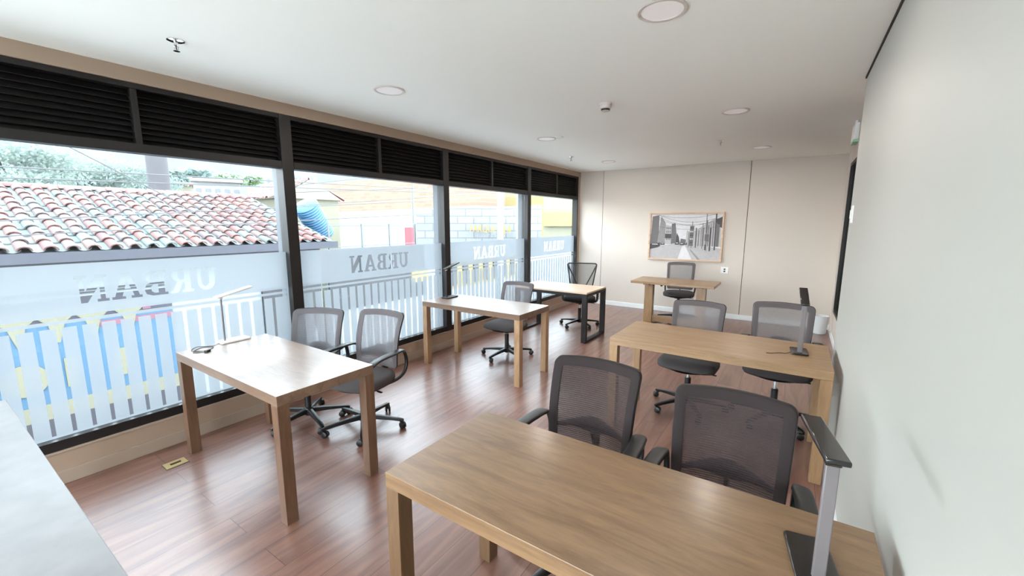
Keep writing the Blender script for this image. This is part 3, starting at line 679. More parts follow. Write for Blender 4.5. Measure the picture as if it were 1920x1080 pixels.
def build_seat(t, mat, lift=0):
    # cushion : stacked superellipse rings
    m = MB(); N = 48; rings = [(.80, .405), (.95, .416), (1.0, .44), (1.0, .463), (.96, .478), (.86, .487), (.6, .490), (.25, .488)]
    vs = []; fs = []
    for s_, z in rings:
        for i in range(N):
            a = 2 * PI * i / N; c, q = math.cos(a), math.sin(a)
            x = .245 * s_ * math.copysign(abs(c) ** .55, c); y = .235 * s_ * math.copysign(abs(q) ** .6, q) - .015
            if y > 0: x *= 1 - .12 * (y / .22) ** 2
            dz = -.022 * max(0, (-y - .12) / .13) ** 2 if z > .44 else (.018 * max(0, (-y - .1) / .15) if z < .44 else 0)
            vs.append((x, y, z + dz))
    for j in range(len(rings) - 1):
        for i in range(N):
            k = (i + 1) % N; fs.append((j * N + i, j * N + k, (j + 1) * N + k, (j + 1) * N + i))
    fs.append(tuple(range(N - 1, -1, -1))); fs.append(tuple((len(rings) - 1) * N + i for i in range(N)))
    m.add(vs, fs); m.build('seat', mat, t, smooth=60)
    m = MB(); m.lathe([(.15, .41), (.20, .406), (.19, .40), (.1, .398)], 40, Matrix.Scale(1.02, 4, Vector((1, 0, 0)))); m.build('seat_pan', 'black_plastic', t, smooth=50)
    m = MB(); m.box(-.06, .06, -.09, .11, .375, .415); m.lathe([(.024, .345), (.024, .38)], 18); m.build('tilt_mechanism', 'black_plastic', t, bevel=.008)
    m = MB(); m.tube([(.04, -.02, .395), (.13, -.03, .392), (.2, -.04, .388)], .005, 8); hl_ = m.build('height_lever', 'black_plastic', t); MB().tube([(.195, -.04, .388), (.235, -.045, .386)], (.012, .005), 8).build('lever_paddle', 'black_plastic', hl_)
def build_arms(t):
    for s in (-1, 1):
        path = spl([(s * .262, -.215, .585), (s * .265, -.20, .628), (s * .268, -.14, .658), (s * .268, -.04, .668), (s * .264, .08, .667), (s * .255, .17, .664), (s * .246, .225, .640), (s * .244, .252, .585), (s * .243, .255, .52), (s * .235, .225, .455), (s * .21, .15, .415), (s * .16, .06, .402), (s * .06, .03, .40)], 5)
        n = len(path); rad = []
        for i in range(n):
            f = i / (n - 1)
            if f < .42: wd = .014 + .020 * math.sin(min(1, f / .16) * PI / 2); th = .009
            elif f < .5: wd = .034 - (f - .42) / .08 * .020; th = .011
            else: wd = .014; th = .011
            rad.append((wd, th))
        m = MB()
        # keep the flat side up: side vector is X all along
        pts = path; N = n; vs = []; fs = []; K = 12
        for i, p in enumerate(pts):
            tt = (pts[min(i + 1, N - 1)] - pts[max(i - 1, 0)]).normalized()
            sd = Vector((1, 0, 0)); sd = (sd - tt * sd.dot(tt))
            if sd.length < .3: sd = Vector((0, 1, 0)) - tt * tt.y
            sd.normalize(); nn = tt.cross(sd)
            for k in range(K):
                a = 2 * PI * k / K; c, q = math.cos(a), math.sin(a); e = .6
                vs.append(p + sd * (rad[i][0] * math.copysign(abs(c) ** e, c)) + nn * (rad[i][1] * math.copysign(abs(q) ** e, q)))
        for j in range(N - 1):
            for k in range(K): k2 = (k + 1) % K; fs.append((j * K + k, j * K + k2, (j + 1) * K + k2, (j + 1) * K + k))
        fs.append(tuple(range(K - 1, -1, -1))); fs.append(tuple((N - 1) * K + k for k in range(K)))
        m.add(vs, fs); m.build('armrest', 'black_plastic', t, smooth=60)

UPPER = ('backrest', 'back_', 'lumbar', 'seat', 'tilt', 'height', 'armrest')
def raise_chair(root, dz):
    for ch in root.children:
        if ch.name.startswith(UPPER): ch.location.z += dz
        if ch.name.startswith('gas_lift'): ch.scale.z = (.40 + dz) / .40
def mesh_chair(seat, border, mesh, arms=True):
    t = thing('office_chair', '', 'office chair', (0, 0, 0), 0, None)
    build_base(t); build_seat(t, seat); build_back(t, border, mesh)
    if arms: build_arms(t)
    return t
GRP = 'office chairs with mesh backs'
def place(proto, first, loc, rz, dz, label, spin=0, arms=True):
    o = proto if first else dup(proto, loc, rz, label)
    o.location = loc; o.rotation_euler = (0, 0, rz); o['label'] = label; o['group'] = GRP
    raise_chair(o, dz)
    for ch in list(o.children):
        if ch.name.startswith(('star_base', 'caster')): ch.rotation_euler.z = spin
        if not arms and ch.name.startswith('armrest'): bpy.data.objects.remove(ch)
    return o
# (x, y, rotation, lift, base spin, arms, palette, label)
CH = [
 (-.765, 1.635, R(1), .012, .3, True, 'd', 'dark mesh office chair behind the foreground desk, left of the pair'),
 (-.150, 1.620, R(1.5), -.005, .1, True, 'd', 'largest dark mesh office chair, between foreground desk and black lamp'),
 (-2.79, 1.99, R(10), -.035, .07, True, 'g', 'grey mesh office chair at the nearest window desk, farther from the glass'),
 (-3.27, 1.80, R(30), -.05, .2, True, 'g', 'grey mesh office chair at the nearest window desk, right against the glass'),
 (-2.87, 4.15, R(1), -.05, .52, False, 'g', 'armless grey mesh office chair behind the second window desk'),
 (-.690, 3.84, R(-1.5), -.02, -.05, False, 'g', 'grey mesh office chair behind the long right desk, farther from the wall'),
 (-.035, 3.97, R(0), .012, .1, True, 'g', 'grey mesh office chair behind the long right desk, beside the wall'),
 (-1.56, 7.37, R(9), .018, .2, True, 'g', 'grey mesh office chair behind the trestle desk under the picture'),
]
protos = {}
for k, (x, y, rz, dz, spn, arms, pal, lb) in enumerate(CH):
    pass
for pal, args in (('d', ('dark_fabric', 'border_dark', 'mesh_dark')), ('g', ('grey_fabric', 'border_fabric', 'mesh_grey'))):
    protos[pal] = mesh_chair(*args)
for pal in 'dg':
    rows = [c for c in CH if c[6] == pal]
    for i, c in reversed(list(enumerate(rows))):   # copies first, the source itself last
        place(protos[pal], i == 0, (c[0], c[1], 0), c[2], c[3], c[7], c[4], c[5])

# black chair with V shaped back supports
t = thing('office_chair', 'black office chair with V shaped back supports at the steel framed desk', 'office chair', (-2.80, 6.12, 0), R(20), GRP)
build_base(t); build_seat(t, 'dark_fabric')
def bp2(u, v, d=0):
    wv = .165 + .075 * v
    return Vector((u * wv, .235 + .05 * v - .03 * u * u + .02 * v * v + d, .53 + .455 * v))
N = 64; ol = [bp2(u, (v + 1) / 2) for u, v in rr_outline(N, rad=.03)]
m = MB(); m.tube(ol, (.011, .011), 8, closed=True, upv=(0, 1, 0)); m.build('back_frame', 'black_plastic', t, smooth=60)
m = MB(); G = 10; vs = []; fs = []
for j in range(G + 1):
    for i in range(G + 1): vs.append(bp2(-.97 + 1.94 * i / G, .03 + .94 * j / G))
for j in range(G):
    for i in range(G): fs.append((j * (G + 1) + i, j * (G + 1) + i + 1, (j + 1) * (G + 1) + i + 1, (j + 1) * (G + 1) + i))
m.add(vs, fs); m.build('backrest_mesh', 'mesh_black', t, smooth=60)
for s in (-1, 1):
    m = MB(); m.tube([Vector((s * .04, .30, .55)), Vector((s * .10, .305, .68)), Vector((s * .17, .295, .82)), bp2(s * .98, .93)], .010, 8); m.build('back_strut', 'black_plastic', t, smooth=60)
m = MB(); m.tube(spl([(0, .30, .60), (0, .305, .53), (0, .275, .46), (0, .20, .415), (0, .06, .405)], 5), (.03, .010), 12, sec='box', upv=(1, 0, 0)); m.build('back_bracket', 'black_plastic', t, smooth=60)
for s in (-1, 1):
    m = MB(); m.tube(spl([(s * .15, .0, .405), (s * .25, .0, .41), (s * .275, 0, .47), (s * .275, 0, .62)], 5), (.02, .012), 10, sec='box', upv=(0, 1, 0)); m.box(s * .275 - .035, s * .275 + .035, -.13, .12, .62, .645)
    m.build('armrest', 'black_plastic', t, smooth=50, bevel=.006)

# ================================================================== OUTSIDE
pmat('bounce_slab_pale', (225, 225, 220), .8)  # for the reflector slab added out of view
DULL = .5
pmat('asphalt', (180, 182, 184), .9, noise_amt=.1, nscale=1)
pmat('plaster_white', (150, 155, 158), .9, noise_amt=.06, nscale=.8)
pmat('plaster_cream', (134, 130, 110), .9, noise_amt=.05, nscale=.8)
pmat('mural_blue', (66, 104, 132), .8, noise_amt=.1, nscale=3)
pmat('mural_dark', (64, 62, 70), .8); pmat('mural_pink', (130, 84, 100), .8)
pmat('fascia_grey', (70, 70, 80), .9, noise_amt=.1, nscale=4)
pmat('bark_post', (88, 84, 88), .9, noise_amt=.15, nscale=6)
pmat('tank_blue', (52, 104, 142), .6, noise_amt=.15, nscale=5)
pmat('yellow_paint', (150, 132, 84), .85, noise_amt=.06, nscale=1)
pmat('sign_yellow', (176, 128, 30), .7)
pmat('red_panel', (150, 70, 78), .8)
pmat('fence_steel', (96, 100, 104), .6)
pmat('pole_grey', (132, 136, 140), .7)
pmat('dark_gate', (42, 42, 48), .7, noise_amt=.15, nscale=3)
pmat('hill_green', (90, 95, 104), .95, noise_amt=.4, nscale=.09)
pmat('leaf_light', (104, 114, 112), .8, noise_amt=.3, nscale=2)
pmat('leaf_mid', (84, 102, 102), .8, noise_amt=.15, nscale=2)
pmat('leaf_bright', (112, 138, 74), .8, noise_amt=.3, nscale=2)
pmat('far_house', (150, 150, 148), .9, noise_amt=.1, nscale=.5); pmat('far_house_pink', (160, 118, 110), .9); pmat('window_dark', (96, 100, 104), .5)
pmat('tower_pale', (146, 152, 160), .8)
for q_ in ('leaf_light', 'leaf_mid', 'leaf_bright'): translu(MATS[q_], (104, 114, 104), .4)
GZ = -2.0
DULL = 1.0
tag(MB().box(-9, 6, BY - 7, BY - .16, -.15, -.03).build('bounce_slab', 'bounce_slab_pale', smooth=0), 'unseen pale slab added behind the viewer to bounce light indoors', None, None, 'structure')  # reflector added out of view, sends sky light up to the ceiling
m = MB(); m.box(-400, WX - .36, -120, 400, GZ - .3, GZ); m.box(WX - .36, 60, -120, BY - .16, GZ - .3, GZ); tag(m.build('ground', 'asphalt', smooth=0), 'grey street and ground outside below the windows', None, None, 'structure')

# tile roofed house ---------------------------------------------------
hx = -10.0; hy0, hy1 = -5.0, 6.1; ez, rz_ = 1.20, 2.36; ex, rx_ = -9.45, -13.4
t = thing('tiled_house', 'long house with red clay tile roof across the street', 'house', (hx, .5, GZ))
def lb(x0, x1, y0, y1, z0, z1, mb=None):
    mb = mb or MB(); return mb.box(x0 - hx, x1 - hx, y0 - .5, y1 - .5, z0 - GZ, z1 - GZ)
lb(-16.8, hx, hy0, hy1, GZ, 1.02).build('wall', 'plaster_white', t, smooth=0)
lb(hx, hx + .03, hy0, hy1, .93, .99).build('cable_duct', 'mural_dark', t, smooth=0)
lb(hx, hx + .03, hy0, 2.95, .45, .47, lb(hx, hx + .03, hy0, 2.95, .50, .52)).build('band', 'fascia_grey', t, smooth=0)
lb(hx, hx + .02, hy0, 2.95, -.02, .12, lb(hx, hx + .02, hy0, 2.95, .26, .40)).build('dark_band', 'fascia_grey', t, smooth=0)
# painted shopfront: blue ground, cream arches, cream strip, dark plinth
mm = MB(); lb(hx, hx + .02, hy0, 2.95, -1.32, -.02, mm); mm.build('painted_panel', 'mural_blue', t, smooth=0, label='blue painted panel')
mm = MB()
for yy in (-1.2, -.35, .5, .95, 1.38, 1.82, 2.3):
    M = Matrix.Translation((.03, yy - .5, -GZ)) @ Matrix.Rotation(PI / 2, 4, 'Z') @ Matrix.Rotation(PI / 2, 4, 'X')
    mm.prism([(-.2, .25), (.2, .25), (.2, .1), (.1, .0), (.02, -.32), (-.02, -.32), (-.1, .0), (-.2, .1)], -.01, .01, M)
mm.build('cream_arches', 'plaster_cream', t, smooth=0, label='cream painted arches')
mm = MB()
for yy, r_ in ((-.2, .3), (.95, .26)):
    M = Matrix.Translation((.035, yy - .5, -.86 - GZ)) @ Matrix.Rotation(PI / 2, 4, 'Y'); mm.lathe([(r_, -.012), (r_, .012)], 32, M)
for yy in (1.40, 2.05): lb(hx + .02, hx + .035, yy, yy + .16, -1.1, -.6, mm)
mm.build('cream_motif', 'plaster_cream', t, smooth=0)
mm = MB(); lb(hx + .0, hx + .03, hy0, 2.95, -1.58, -1.32, mm); mm.build('cream_strip', 'plaster_cream', t, smooth=0)
mm = MB(); lb(hx + .0, hx + .04, hy0, 2.95, -1.9, -1.58, mm); mm.build('plinth', 'mural_dark', t, smooth=0)
mm = MB(); lb(hx + .02, hx + .03, 1.9, 2.95, -.16, -.06, mm); lb(hx + .02, hx + .03, 2.5, 2.62, .05, .16, mm); mm.build('pink_stripe', 'mural_pink', t, smooth=0)
mm = MB(); lb(hx, hx + .06, 4.62, 6.05, -1.0, .14, mm); mm.build('garage_door', 'dark_gate', t, smooth=0)
lb(ex - .55, ex + .03, hy0, hy1 + .15, 1.03, 1.19).build('fascia', 'fascia_grey', t, smooth=0)
# roof of barrel tiles
m = MB(); nrow = 11; pit = .25; y = hy0
slope = Vector((rx_ - ex, 0, rz_ - ez)); sl = slope.length; sd_ = slope.normalized(); nrm = Vector((-sd_.z, 0, sd_.x)); nrm = nrm if nrm.z > 0 else -nrm
def dim(c): return tuple(v * .56 for v in lin(c)[:3]) + (1,)
ncol = int((hy1 - hy0) / pit)
reds = [(96, 58, 56), (106, 66, 60), (94, 64, 62), (108, 76, 68), (100, 78, 76), (84, 70, 70), (112, 64, 58)]
pales = [(86, 94, 93), (94, 101, 98), (80, 90, 88), (100, 103, 102)]
for c in range(ncol):
    yc = hy0 + (c + .5) * pit
    for rw in range(nrow):
        s0 = sl * rw / nrow - .03; s1 = sl * (rw + 1) / nrow + .05
        colr = dim(random.choice(reds) if random.random() < .82 else random.choice(pales))
        vs = []; fs = []; K = 7
        jj = random.uniform(-.012, .012)
        for (ss, hh, rad) in ((s0, .035, .088), (s1, .012, .074)):
            for k in range(K):
                a = PI * k / (K - 1); p = Vector((ex, yc + jj, ez)) + sd_ * ss + nrm * (hh + rad * .8 * math.sin(a)) + Vector((0, rad * math.cos(a), 0)); vs.append(p)
        for k in range(K - 1): fs.append((k, k + 1, K + k + 1, K + k))
        # lower lip thickness
        for k in range(K):
            a = PI * k / (K - 1); rad = .072; vs.append(Vector((ex, yc + jj, ez)) + sd_ * s0 + nrm * (.03 + rad * .8 * math.sin(a)) + Vector((0, rad * math.cos(a), 0)))
        for k in range(K - 1): fs.append((k, k + 1, 2 * K + k + 1, 2 * K + k))
        T = Vector((hx, .5, GZ)); m.add([v - T for v in vs], fs, None, colr)
        # channel tile
        colp = dim(random.choice(pales)); y2 = yc + pit / 2
        q = []
        for ss in (s0, s1):
            for k in range(5):
                a = PI * k / 4; q.append(Vector((ex, y2, ez)) + sd_ * ss + nrm * (.045 - .04 * math.sin(a)) + Vector((0, .085 * math.cos(a), 0)) - T)
        m.add(q, [(k, k + 1, 5 + k + 1, 5 + k) for k in range(4)], None, colp)
rf = m.build('roof', 'clay_tile', t, smooth=40)
m = MB(); T = Vector((hx, .5, GZ))
m.add([Vector(p) - T for p in ((ex, hy0, ez - .01), (ex, hy1, ez - .01), (rx_, hy1, rz_ - .01), (rx_, hy0, rz_ - .01), (rx_ - 3.4, hy1, ez), (rx_ - 3.4, hy0, ez))], [(0, 1, 2, 3), (3, 2, 4, 5), (1, 4, 2)])
m.build('roof_deck', 'fascia_grey', t, smooth=0)
m = MB()
y = hy0
while y < hy1:
    col_ = lin(random.choice(reds)); vs = []; fs = []
    for yy, r_ in ((y, .11), (y + .42, .095)):
        for k in range(7):
            a = PI * k / 6; vs.append(Vector((rx_ + r_ * math.cos(a), yy, rz_ + .01 + r_ * .8 * math.sin(a))) - T)
    m.add(vs, [(k, k + 1, 8 + k, 7 + k) for k in range(6)], None, col_); y += .38
m.build('ridge_tiles', 'clay_tile', t, smooth=40)

# concrete/wood stump behind the ridge
t = thing('chimney_pillar', 'weathered grey pillar rising behind the tile roof', 'pillar', (-17.3, 5.18, GZ))
m = MB(); m.lathe([(.29, 0), (.29, 5.0), (.28, 6.0), (.31, 6.6)], 14); m.build('pillar_shaft', 'bark_post', t, smooth=30)

# small gabled roof beside the tank
t = thing('gable_shed', 'small gabled tile roof shed beside the blue tank', 'shed', (-13.8, 8.3, GZ))
MB().box(-1.6, .4, -1.3, .7, 0, 4.45).build('wall', 'plaster_cream', t, smooth=0)
m = MB()
for c in range(9):
    for rw in range(5):
        for sg in (-1, 1):
            y0_ = -.3 + sg * (.02 + rw * .26); y1_ = -.3 + sg * (.02 + (rw + 1) * .26 + .04)
            z0_ = 5.05 - rw * .13; z1_ = 5.05 - (rw + 1) * .13 - .02; xx = -1.7 + c * .25
            vs = []
            for yy, zz, rd in ((y0_, z0_, .07), (y1_, z1_, .085)):
                for k in range(6):
                    a = PI * k / 5; vs.append((xx + rd * math.cos(a), yy, zz + rd * .8 * math.sin(a)))
            m.add(vs, [(k, k + 1, 7 + k, 6 + k) for k in range(5)], None, lin(random.choice(reds)))
m.build('roof', 'clay_tile', t, smooth=40)
m = MB(); m.prism([(-1.35, 4.4), (.75, 4.4), (-.3, 5.03)], -1.75, .55, Matrix(((0, 0, 1, 0), (1, 0, 0, 0), (0, 1, 0, 0), (0, 0, 0, 1)))); m.build('gable', 'plaster_cream', t, smooth=0)

# blue water tank leaning on the roof
t = thing('water_tank', 'blue ribbed plastic water tank lying on the roof end', 'water tank', (-12.2, 7.35, 1.72), 0)
m = MB(); prof = [(.1, -.62), (.30, -.6)]
for k in range(14): z = -.56 + k * .08; prof += [(.33, z), (.355, z + .04)]
prof += [(.31, .58), (.12, .64)]
m.lathe(prof, 28, Matrix.Rotation(R(38), 4, Vector((1, .35, 0)))); m.build('tank_shell', 'tank_blue', t, smooth=50)
MB().box(-.5, .5, -.45, .45, -3.72, -.72).build('tank_support', 'plaster_cream', t, smooth=0)

# parking lot front: low wall, mesh fence, red panel, gate
t = thing('lot_wall', 'low white street wall with dark gate section right of the tiled house', 'wall', (hx, 0, GZ))
MB().box(-.15, .0, 6.25, 30, 0, 1.3).build('wall', 'plaster_white', t, smooth=0)
MB().box(-.02, .03, 6.3, 9.7, 1.3, 2.92).build('gate', 'dark_gate', t, smooth=0)
m = MB()
for k in range(8): m.box(-.02, .03, 10.4 + k * .62, 10.4 + k * .62 + .28, 1.42, 2.2)
m.build('dark_slot', 'dark_gate', t, smooth=0)
MB().box(-.06, -.02, 10.4, 15.5, 1.3, 2.25).build('yellow_board', 'yellow_paint', t, smooth=0, label='yellow board')
MB().box(-.13, -.07, 6.3, 30, 1.3, 2.95).build('upper_wall', 'plaster_white', t, smooth=0)
t = thing('mesh_fence', 'thin steel panel fence on the lot wall beyond the tile roof', 'fence', (-9.0 - .9, 0, 0))
for a_, b_ in ((6.35, 7.3), (7.35, 8.25), (8.3, 9.25)):
    m = MB(); m.tube([(0, a_, 1.02), (0, b_, 1.02), (0, b_, 1.56), (0, a_, 1.56)], .012, 6, closed=True, upv=(1, 0, 0)); m.build('panel', 'fence_steel', t)
for a_ in (6.32, 7.32, 8.27, 9.3): MB().box(-.02, .02, a_ - .018, a_ + .018, .11, 1.62).build('post', 'fence_steel', t, smooth=0)
MB().box(-.015, .015, 6.32, 9.3, 1.60, 1.62).build('top_rail', 'fence_steel', t, smooth=0)
t = thing('red_sign_board', 'small red board at the end of the mesh fence', 'sign', (-10.1, 9.05, GZ))
MB().box(-.02, .02, 0, .34, 2.9, 3.5).build('board', 'red_panel', t, smooth=0); MB().box(-.03, .0, .14, .2, 0, 2.9).build('post', 'fence_steel', t, smooth=0)
t = thing('yellow_street_sign', 'small yellow sign seen through the film of the second window', 'sign', (-8.2, 7.8, GZ))
MB().box(-.02, .02, -.28, .28, 2.1, 2.42).build('board', 'yellow_paint', t, smooth=0); MB().box(-.02, .02, -.03, .03, 0, 2.1).build('post', 'fence_steel', t, smooth=0)

def wall_uv(name, p0, p1, z0, z1, mat, parent, th=.3):
    """vertical wall quad slab between two ground points with metre UVs"""
    a = Vector((p0[0], p0[1], 0)); b2 = Vector((p1[0], p1[1], 0)); d = (b2 - a); L = d.length; n = Vector((-d.y, d.x, 0)).normalized() * th
    if n.dot(-a) > 0: n = -n
    za0, za1 = z0 if isinstance(z0, tuple) else (z0, z0); zb0, zb1 = z1 if isinstance(z1, tuple) else (z1, z1)
    vs = [a + Vector((0, 0, za0)), b2 + Vector((0, 0, za1)), b2 + Vector((0, 0, zb1)), a + Vector((0, 0, zb0))]
    vs += [v + n for v in vs]
    fs = [(0, 1, 2, 3), (7, 6, 5, 4), (0, 4, 5, 1), (3, 2, 6, 7), (0, 3, 7, 4), (1, 5, 6, 2)]
    me = bpy.data.meshes.new(name); me.from_pydata([tuple(v) for v in vs], [], fs); me.materials.append(MATS[mat])
    uvl = me.uv_layers.new(name='UVMap')
    uvs = {0: (0, za0), 1: (L, za1), 2: (L, zb1), 3: (0, zb0)}
    for p in me.polygons:
        for li in p.loop_indices: uvl.data[li].uv = uvs[me.loops[li].vertex_index % 4]
    ob = bpy.data.objects.new(name, me); COL.objects.link(ob); ob.parent = parent
    return ob
def at(px, py, x):
    d = fw * FPX + rr * (px - 960) - uu * (py - 540); s = x / d.x
    return Vector((0, 0, 1.65)) + d * s
def dirat(px, dist):
    d = fw * FPX + rr * (px - 960) - uu * (418 - 540); d.z = 0; d.normalize(); return d * dist
# big brick building, nearer end at the right
A0 = dirat(535, 66); A1 = dirat(897, 38)
def zat(P, py, px):
    d = fw * FPX + rr * (px - 960) - uu * (py - 540); k = math.hypot(P.x, P.y) / math.hypot(d.x, d.y); return 1.65 + d.z * k
t = thing('brick_building', 'huge orange brick building behind the parking lot', 'building', (0, 0, 0))
wall_uv('brick_wall', A0, A1, (zat(A0, 402, 535), zat(A1, 386, 897)), (zat(A0, 349, 535), zat(A1, 322, 897)), 'orange_brick', t, 4)
wall_uv('white_base', A0 * .995, A1 * .995, GZ, (zat(A0, 402, 535), zat(A1, 386, 897)), 'plaster_white', t, 3.5)
t = thing('yellow_building', 'yellow rendered building beyond the brick one', 'building', (0, 0, 0))
B0 = dirat(893, 46); B1 = dirat(1022, 46)
wall_uv('wall', B0, B1, GZ, zat(B0, 320, 893) + 2, 'yellow_paint', t, 4)
t = thing('cream_building', 'pale cream building at the right end of the street', 'building', (0, 0, 0))
C0 = dirat(1019, 34); C1 = dirat(1110, 34)
wall_uv('wall', C0, C1, GZ, zat(C0, 330, 1019), 'plaster_cream', t, 4)
wall_uv('yellow_band', C0 * .99, C1 * .99, zat(C0, 424, 1019), zat(C0, 398, 1019), 'yellow_paint', t, .1)
t = thing('block_wall', 'grey concrete block wall behind the parking sign', 'wall', (0, 0, 0))
D0 = dirat(781, 24); D1 = dirat(1016, 24)
wall_uv('wall', D0, D1, GZ, (zat(D0, 394, 781), zat(D1, 384, 1016)), 'block_brick', t, .3)
# parking sign lettering on the block wall
t = thing('parking_sign', 'yellow PARQUE 24 lettering on the block wall', 'sign', (0, 0, 0))
def text_on(px0, px1, py0, py1, txt, dist, mat, par):
    P0 = dirat(px0, dist); P1 = dirat(px1, dist); z0 = zat(P0, py1, px0); z1 = zat(P0, py0, px0)
    cu = bpy.data.curves.new('tmp', 'FONT'); cu.body = txt; cu.size = 1; cu.extrude = .03
    ob = bpy.data.objects.new('tmp', cu); COL.objects.link(ob); dg = bpy.context.evaluated_depsgraph_get(); me = bpy.data.meshes.new_from_object(ob.evaluated_get(dg)); bpy.data.objects.remove(ob)
    xs = [v.co.x for v in me.vertices]; ys = [v.co.y for v in me.vertices]; d = (P1 - P0); L = d.length; dn = d.normalized(); nn = Vector((dn.y, -dn.x, 0))
    if nn.dot(P0) > 0: nn = -nn
    for v in me.vertices:
        u = (v.co.x - min(xs)) / (max(xs) - min(xs)); q = (v.co.y - min(ys)) / (max(ys) - min(ys)); z = v.co.z
        v.co = P0 + d * u + Vector((0, 0, z0 + (z1 - z0) * q)) + nn * (z + .05)
    me.materials.clear(); me.materials.append(MATS[mat]); o_ = bpy.data.objects.new('lettering', me); COL.objects.link(o_); o_.parent = par
text_on(881, 930, 423, 437, 'PARQUE', 23.4, 'sign_yellow', t)
text_on(942, 958, 423, 437, '24', 23.4, 'sign_yellow', t)
for a_, w_ in ((938, .12), (972, .09)):
    P = dirat(a_, 15); t = thing('utility_pole', 'pale utility pole outside the third window, ' + ('nearer the parking lettering' if a_ == 938 else 'nearer the far window post'), 'utility pole', (P.x, P.y, GZ), 0, 'utility poles')
    MB().lathe([(w_, 0), (w_ * .8, 8)], 20).build('pole_shaft', 'pole_grey', t); MB().box(-.6, .6, -.05, .05, 7.2, 7.3).build('cross_arm', 'pole_grey', t)
P = at(775, 400, -11); t = thing('thin_pole', 'thin steel pole outside the second window', 'pole', (P.x, P.y, GZ)); MB().lathe([(.035, 0), (.03, 5.2)], 12).build('pole_shaft', 'fence_steel', t); MB().lathe([(.05, 5.2), (.05, 5.25)], 12).build('cap', 'fence_steel', t)

# far white building and ochre house behind the roof
def far_house(name, px0, px1, pyt, pyb, dist, mat, label, wins=0, roof=None):
    P0 = dirat(px0, dist); P1 = dirat(px1, dist); t = thing(name, label, 'building', (0, 0, 0))
    zt = zat(P0, pyt, px0); zb = zat(P0, pyb, px0)
    wall_uv('wall', P0, P1, zb - 6, zt, mat, t, dist * .05)
    d = P1 - P0
    for k in range(wins):
        a_ = P0 + d * ((k + .25) / wins); b_ = P0 + d * ((k + .75) / wins)
        wall_uv('window', a_ * .998, b_ * .998, zb + (zt - zb) * .2, zb + (zt - zb) * .5, 'window_dark', t, dist * .001)
    if roof: wall_uv('roof', P0 * .99 - d * .05, P1 * .99 + d * .05, zt, zt + (zt - zb) * .22, roof, t, dist * .055)
    return t
far_house('white_building', 370, 458, 340, 366, 60, 'far_house', 'long white building with a flat roof beyond the tile roof', 5, 'far_house')
far_house('ochre_house', 325, 368, 346, 366, 52, 'plaster_cream', 'ochre house between the grey pillar and the white building', 2, 'far_house_pink')
far_house('pink_house', 226, 243, 308, 318, 190, 'far_house_pink', 'pinkish house high on the green hillside', 1)
far_house('pale_house', 345, 362, 314, 322, 190, 'far_house', 'pale house on the hillside right of the pillar', 1)
far_house('cream_tower', 494, 516, 318, 350, 120, 'far_house', 'pale tower block beside the first window post', 2)
far_house('grey_house', 552, 600, 322, 338, 110, 'far_house', 'pale block seen at the top left of the second window', 2)
far_house('low_house', 470, 540, 352, 368, 58, 'far_house_pink', 'low pinkish roof line left of the first window post', 3)

# hillside
m = MB(); NX = 46; NY = 16; vs = []; fs = []
for j in range(NY + 1):
    for i in range(NX + 1):
        ang = R(-2 + i * 96 / NX); dist = 170 + j * 14
        x = -math.cos(ang) * dist; y = math.sin(ang) * dist
        hgt = -4 + 84 * (1 - math.exp(-j / 5.0)) * (1 - .004 * i) + 6 * noise.noise(Vector((x * .02, y * .02, 0))) * min(1, j / 3)
        if i > 33: hgt *= max(0.05, 1 - (i - 33) / 9)
        vs.append((x, y, hgt))
for j in range(NY):
    for i in range(NX): a = j * (NX + 1) + i; fs.append((a, a + 1, a + NX + 2, a + NX + 1))
m.add(vs, fs); tag(m.build('hillside', 'hill_green', smooth=80), 'green wooded hillside far behind the roofs', None, None, 'structure')

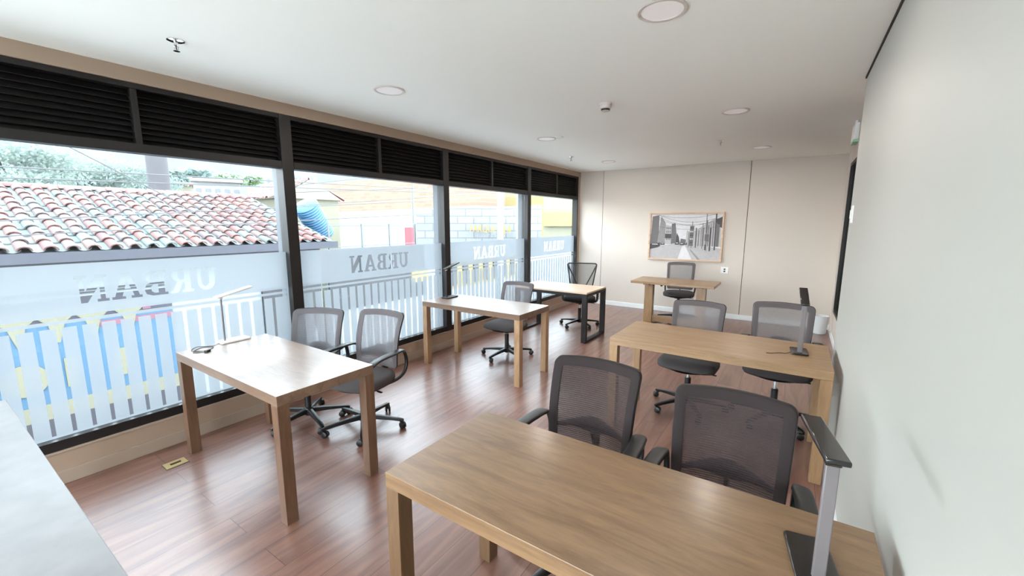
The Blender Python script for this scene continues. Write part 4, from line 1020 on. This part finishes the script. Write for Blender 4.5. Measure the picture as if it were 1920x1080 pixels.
def tree(px, dist, pyt, pyb, wid, mat, label, seed, dens=2600, lf=.16):
    rnd = random.Random(seed); P = dirat(px, dist); zt = zat(P, pyt, px); zb = zat(P, pyb, px)
    t = thing('tree', label, 'tree', (P.x, P.y, GZ), rnd.uniform(0, 6), 'trees behind the tile roof')
    H = (zt - zb) / 2; zc = (zt + zb) / 2 - GZ
    m = MB(); m.tube([(0, 0, 0), (.1, .05, zc * .5), (0, 0, zc)], [.3, .22, .1], 10); 
    for k in range(5):
        a = rnd.uniform(0, 6.28); m.tube([(0, 0, zc - H * .5), (wid * .4 * math.cos(a), wid * .4 * math.sin(a), zc + H * .2), (wid * .7 * math.cos(a), wid * .7 * math.sin(a), zc + H * .5)], [.1, .06, .02], 6)
    m.build('trunk', 'bark_post', t, smooth=50)
    m = MB()
    cl = [(rnd.uniform(-.7, .7) * wid, rnd.uniform(-.7, .7) * wid, zc + rnd.uniform(-.7, .7) * H, rnd.uniform(.35, .6)) for _ in range(14)]
    for k in range(dens):
        c = cl[k % 14]; v = Vector((rnd.gauss(0, 1), rnd.gauss(0, 1), rnd.gauss(0, 1))).normalized() * (rnd.random() ** .4)
        p = Vector((c[0] + v.x * c[3] * wid, c[1] + v.y * c[3] * wid, c[2] + v.z * c[3] * H))
        e1 = Vector((rnd.gauss(0, 1), rnd.gauss(0, 1), rnd.gauss(0, 1))).normalized() * lf * rnd.uniform(.6, 1.4); e2 = e1.orthogonal().normalized() * lf * .55
        m.add([p - e1, p + e2, p + e1, p - e2], [(0, 1, 2, 3)])
    m.build('crown', mat, t, smooth=0)
tree(20, 20, 262, 372, 2.3, 'leaf_light', 'pale leafy tree at the far left of the first window', 1, 6000, .07)
tree(95, 33, 290, 372, 3.3, 'leaf_mid', 'bushy green tree second from the left behind the tile roof', 2, 6000, .08)
tree(165, 24, 296, 368, 2.2, 'leaf_light', 'pale green tree in the middle behind the tile roof', 3, 6000, .07)
tree(245, 40, 306, 370, 3.1, 'leaf_mid', 'green tree just left of the grey pillar', 4, 6000, .08)
tree(345, 75, 318, 352, 3.6, 'leaf_mid', 'distant green tree just right of the grey pillar', 5, 1800, .4)
tree(455, 90, 326, 350, 4.0, 'leaf_bright', 'bright green tree behind the white building', 6, 1800, .4)
tree(405, 120, 322, 345, 5.0, 'leaf_mid', 'dark green tree above the white building roof', 8, 1800, .45)

# overhead power cables
def cable(x, a, b2, label, x2=None, ext=(-14, 45), r=.008):
    A = at(a[0], a[1], x); B = at(b2[0], b2[1], x2 or x); d = (B - A) / (B.y - A.y)
    p = A + d * (ext[0] - A.y); q = A + d * (ext[1] - A.y)
    ob = MB().tube([p, q], r, 6).build('power_cable', 'cable_outside'); tag(ob, label, 'cable', 'overhead power cables')
cable(-7, (0, 312), (207, 323), 'overhead cable, uppermost level one in the first window')
cable(-7, (0, 333), (261, 342), 'overhead cable crossing the trees above the tile roof ridge')
cable(-7, (0, 414), (515, 390), 'overhead cable crossing the middle of the tile roof')
cable(-7, (0, 443), (250, 430), 'overhead cable crossing the tile roof just above its eave')
cable(-7, (139, 280), (296, 360), 'steep overhead cable slanting down to the grey pillar', ext=(1.2, 2.2))
cable(-7.2, (551, 348), (680, 334), 'overhead cable, uppermost in the second window', ext=(3.9, 30))
cable(-7.2, (571, 360), (816, 352), 'overhead cable across the upper brick building', ext=(3.9, 30))
cable(-7.2, (618, 382), (816, 369), 'overhead cable across the lower brick building', ext=(3.9, 30))
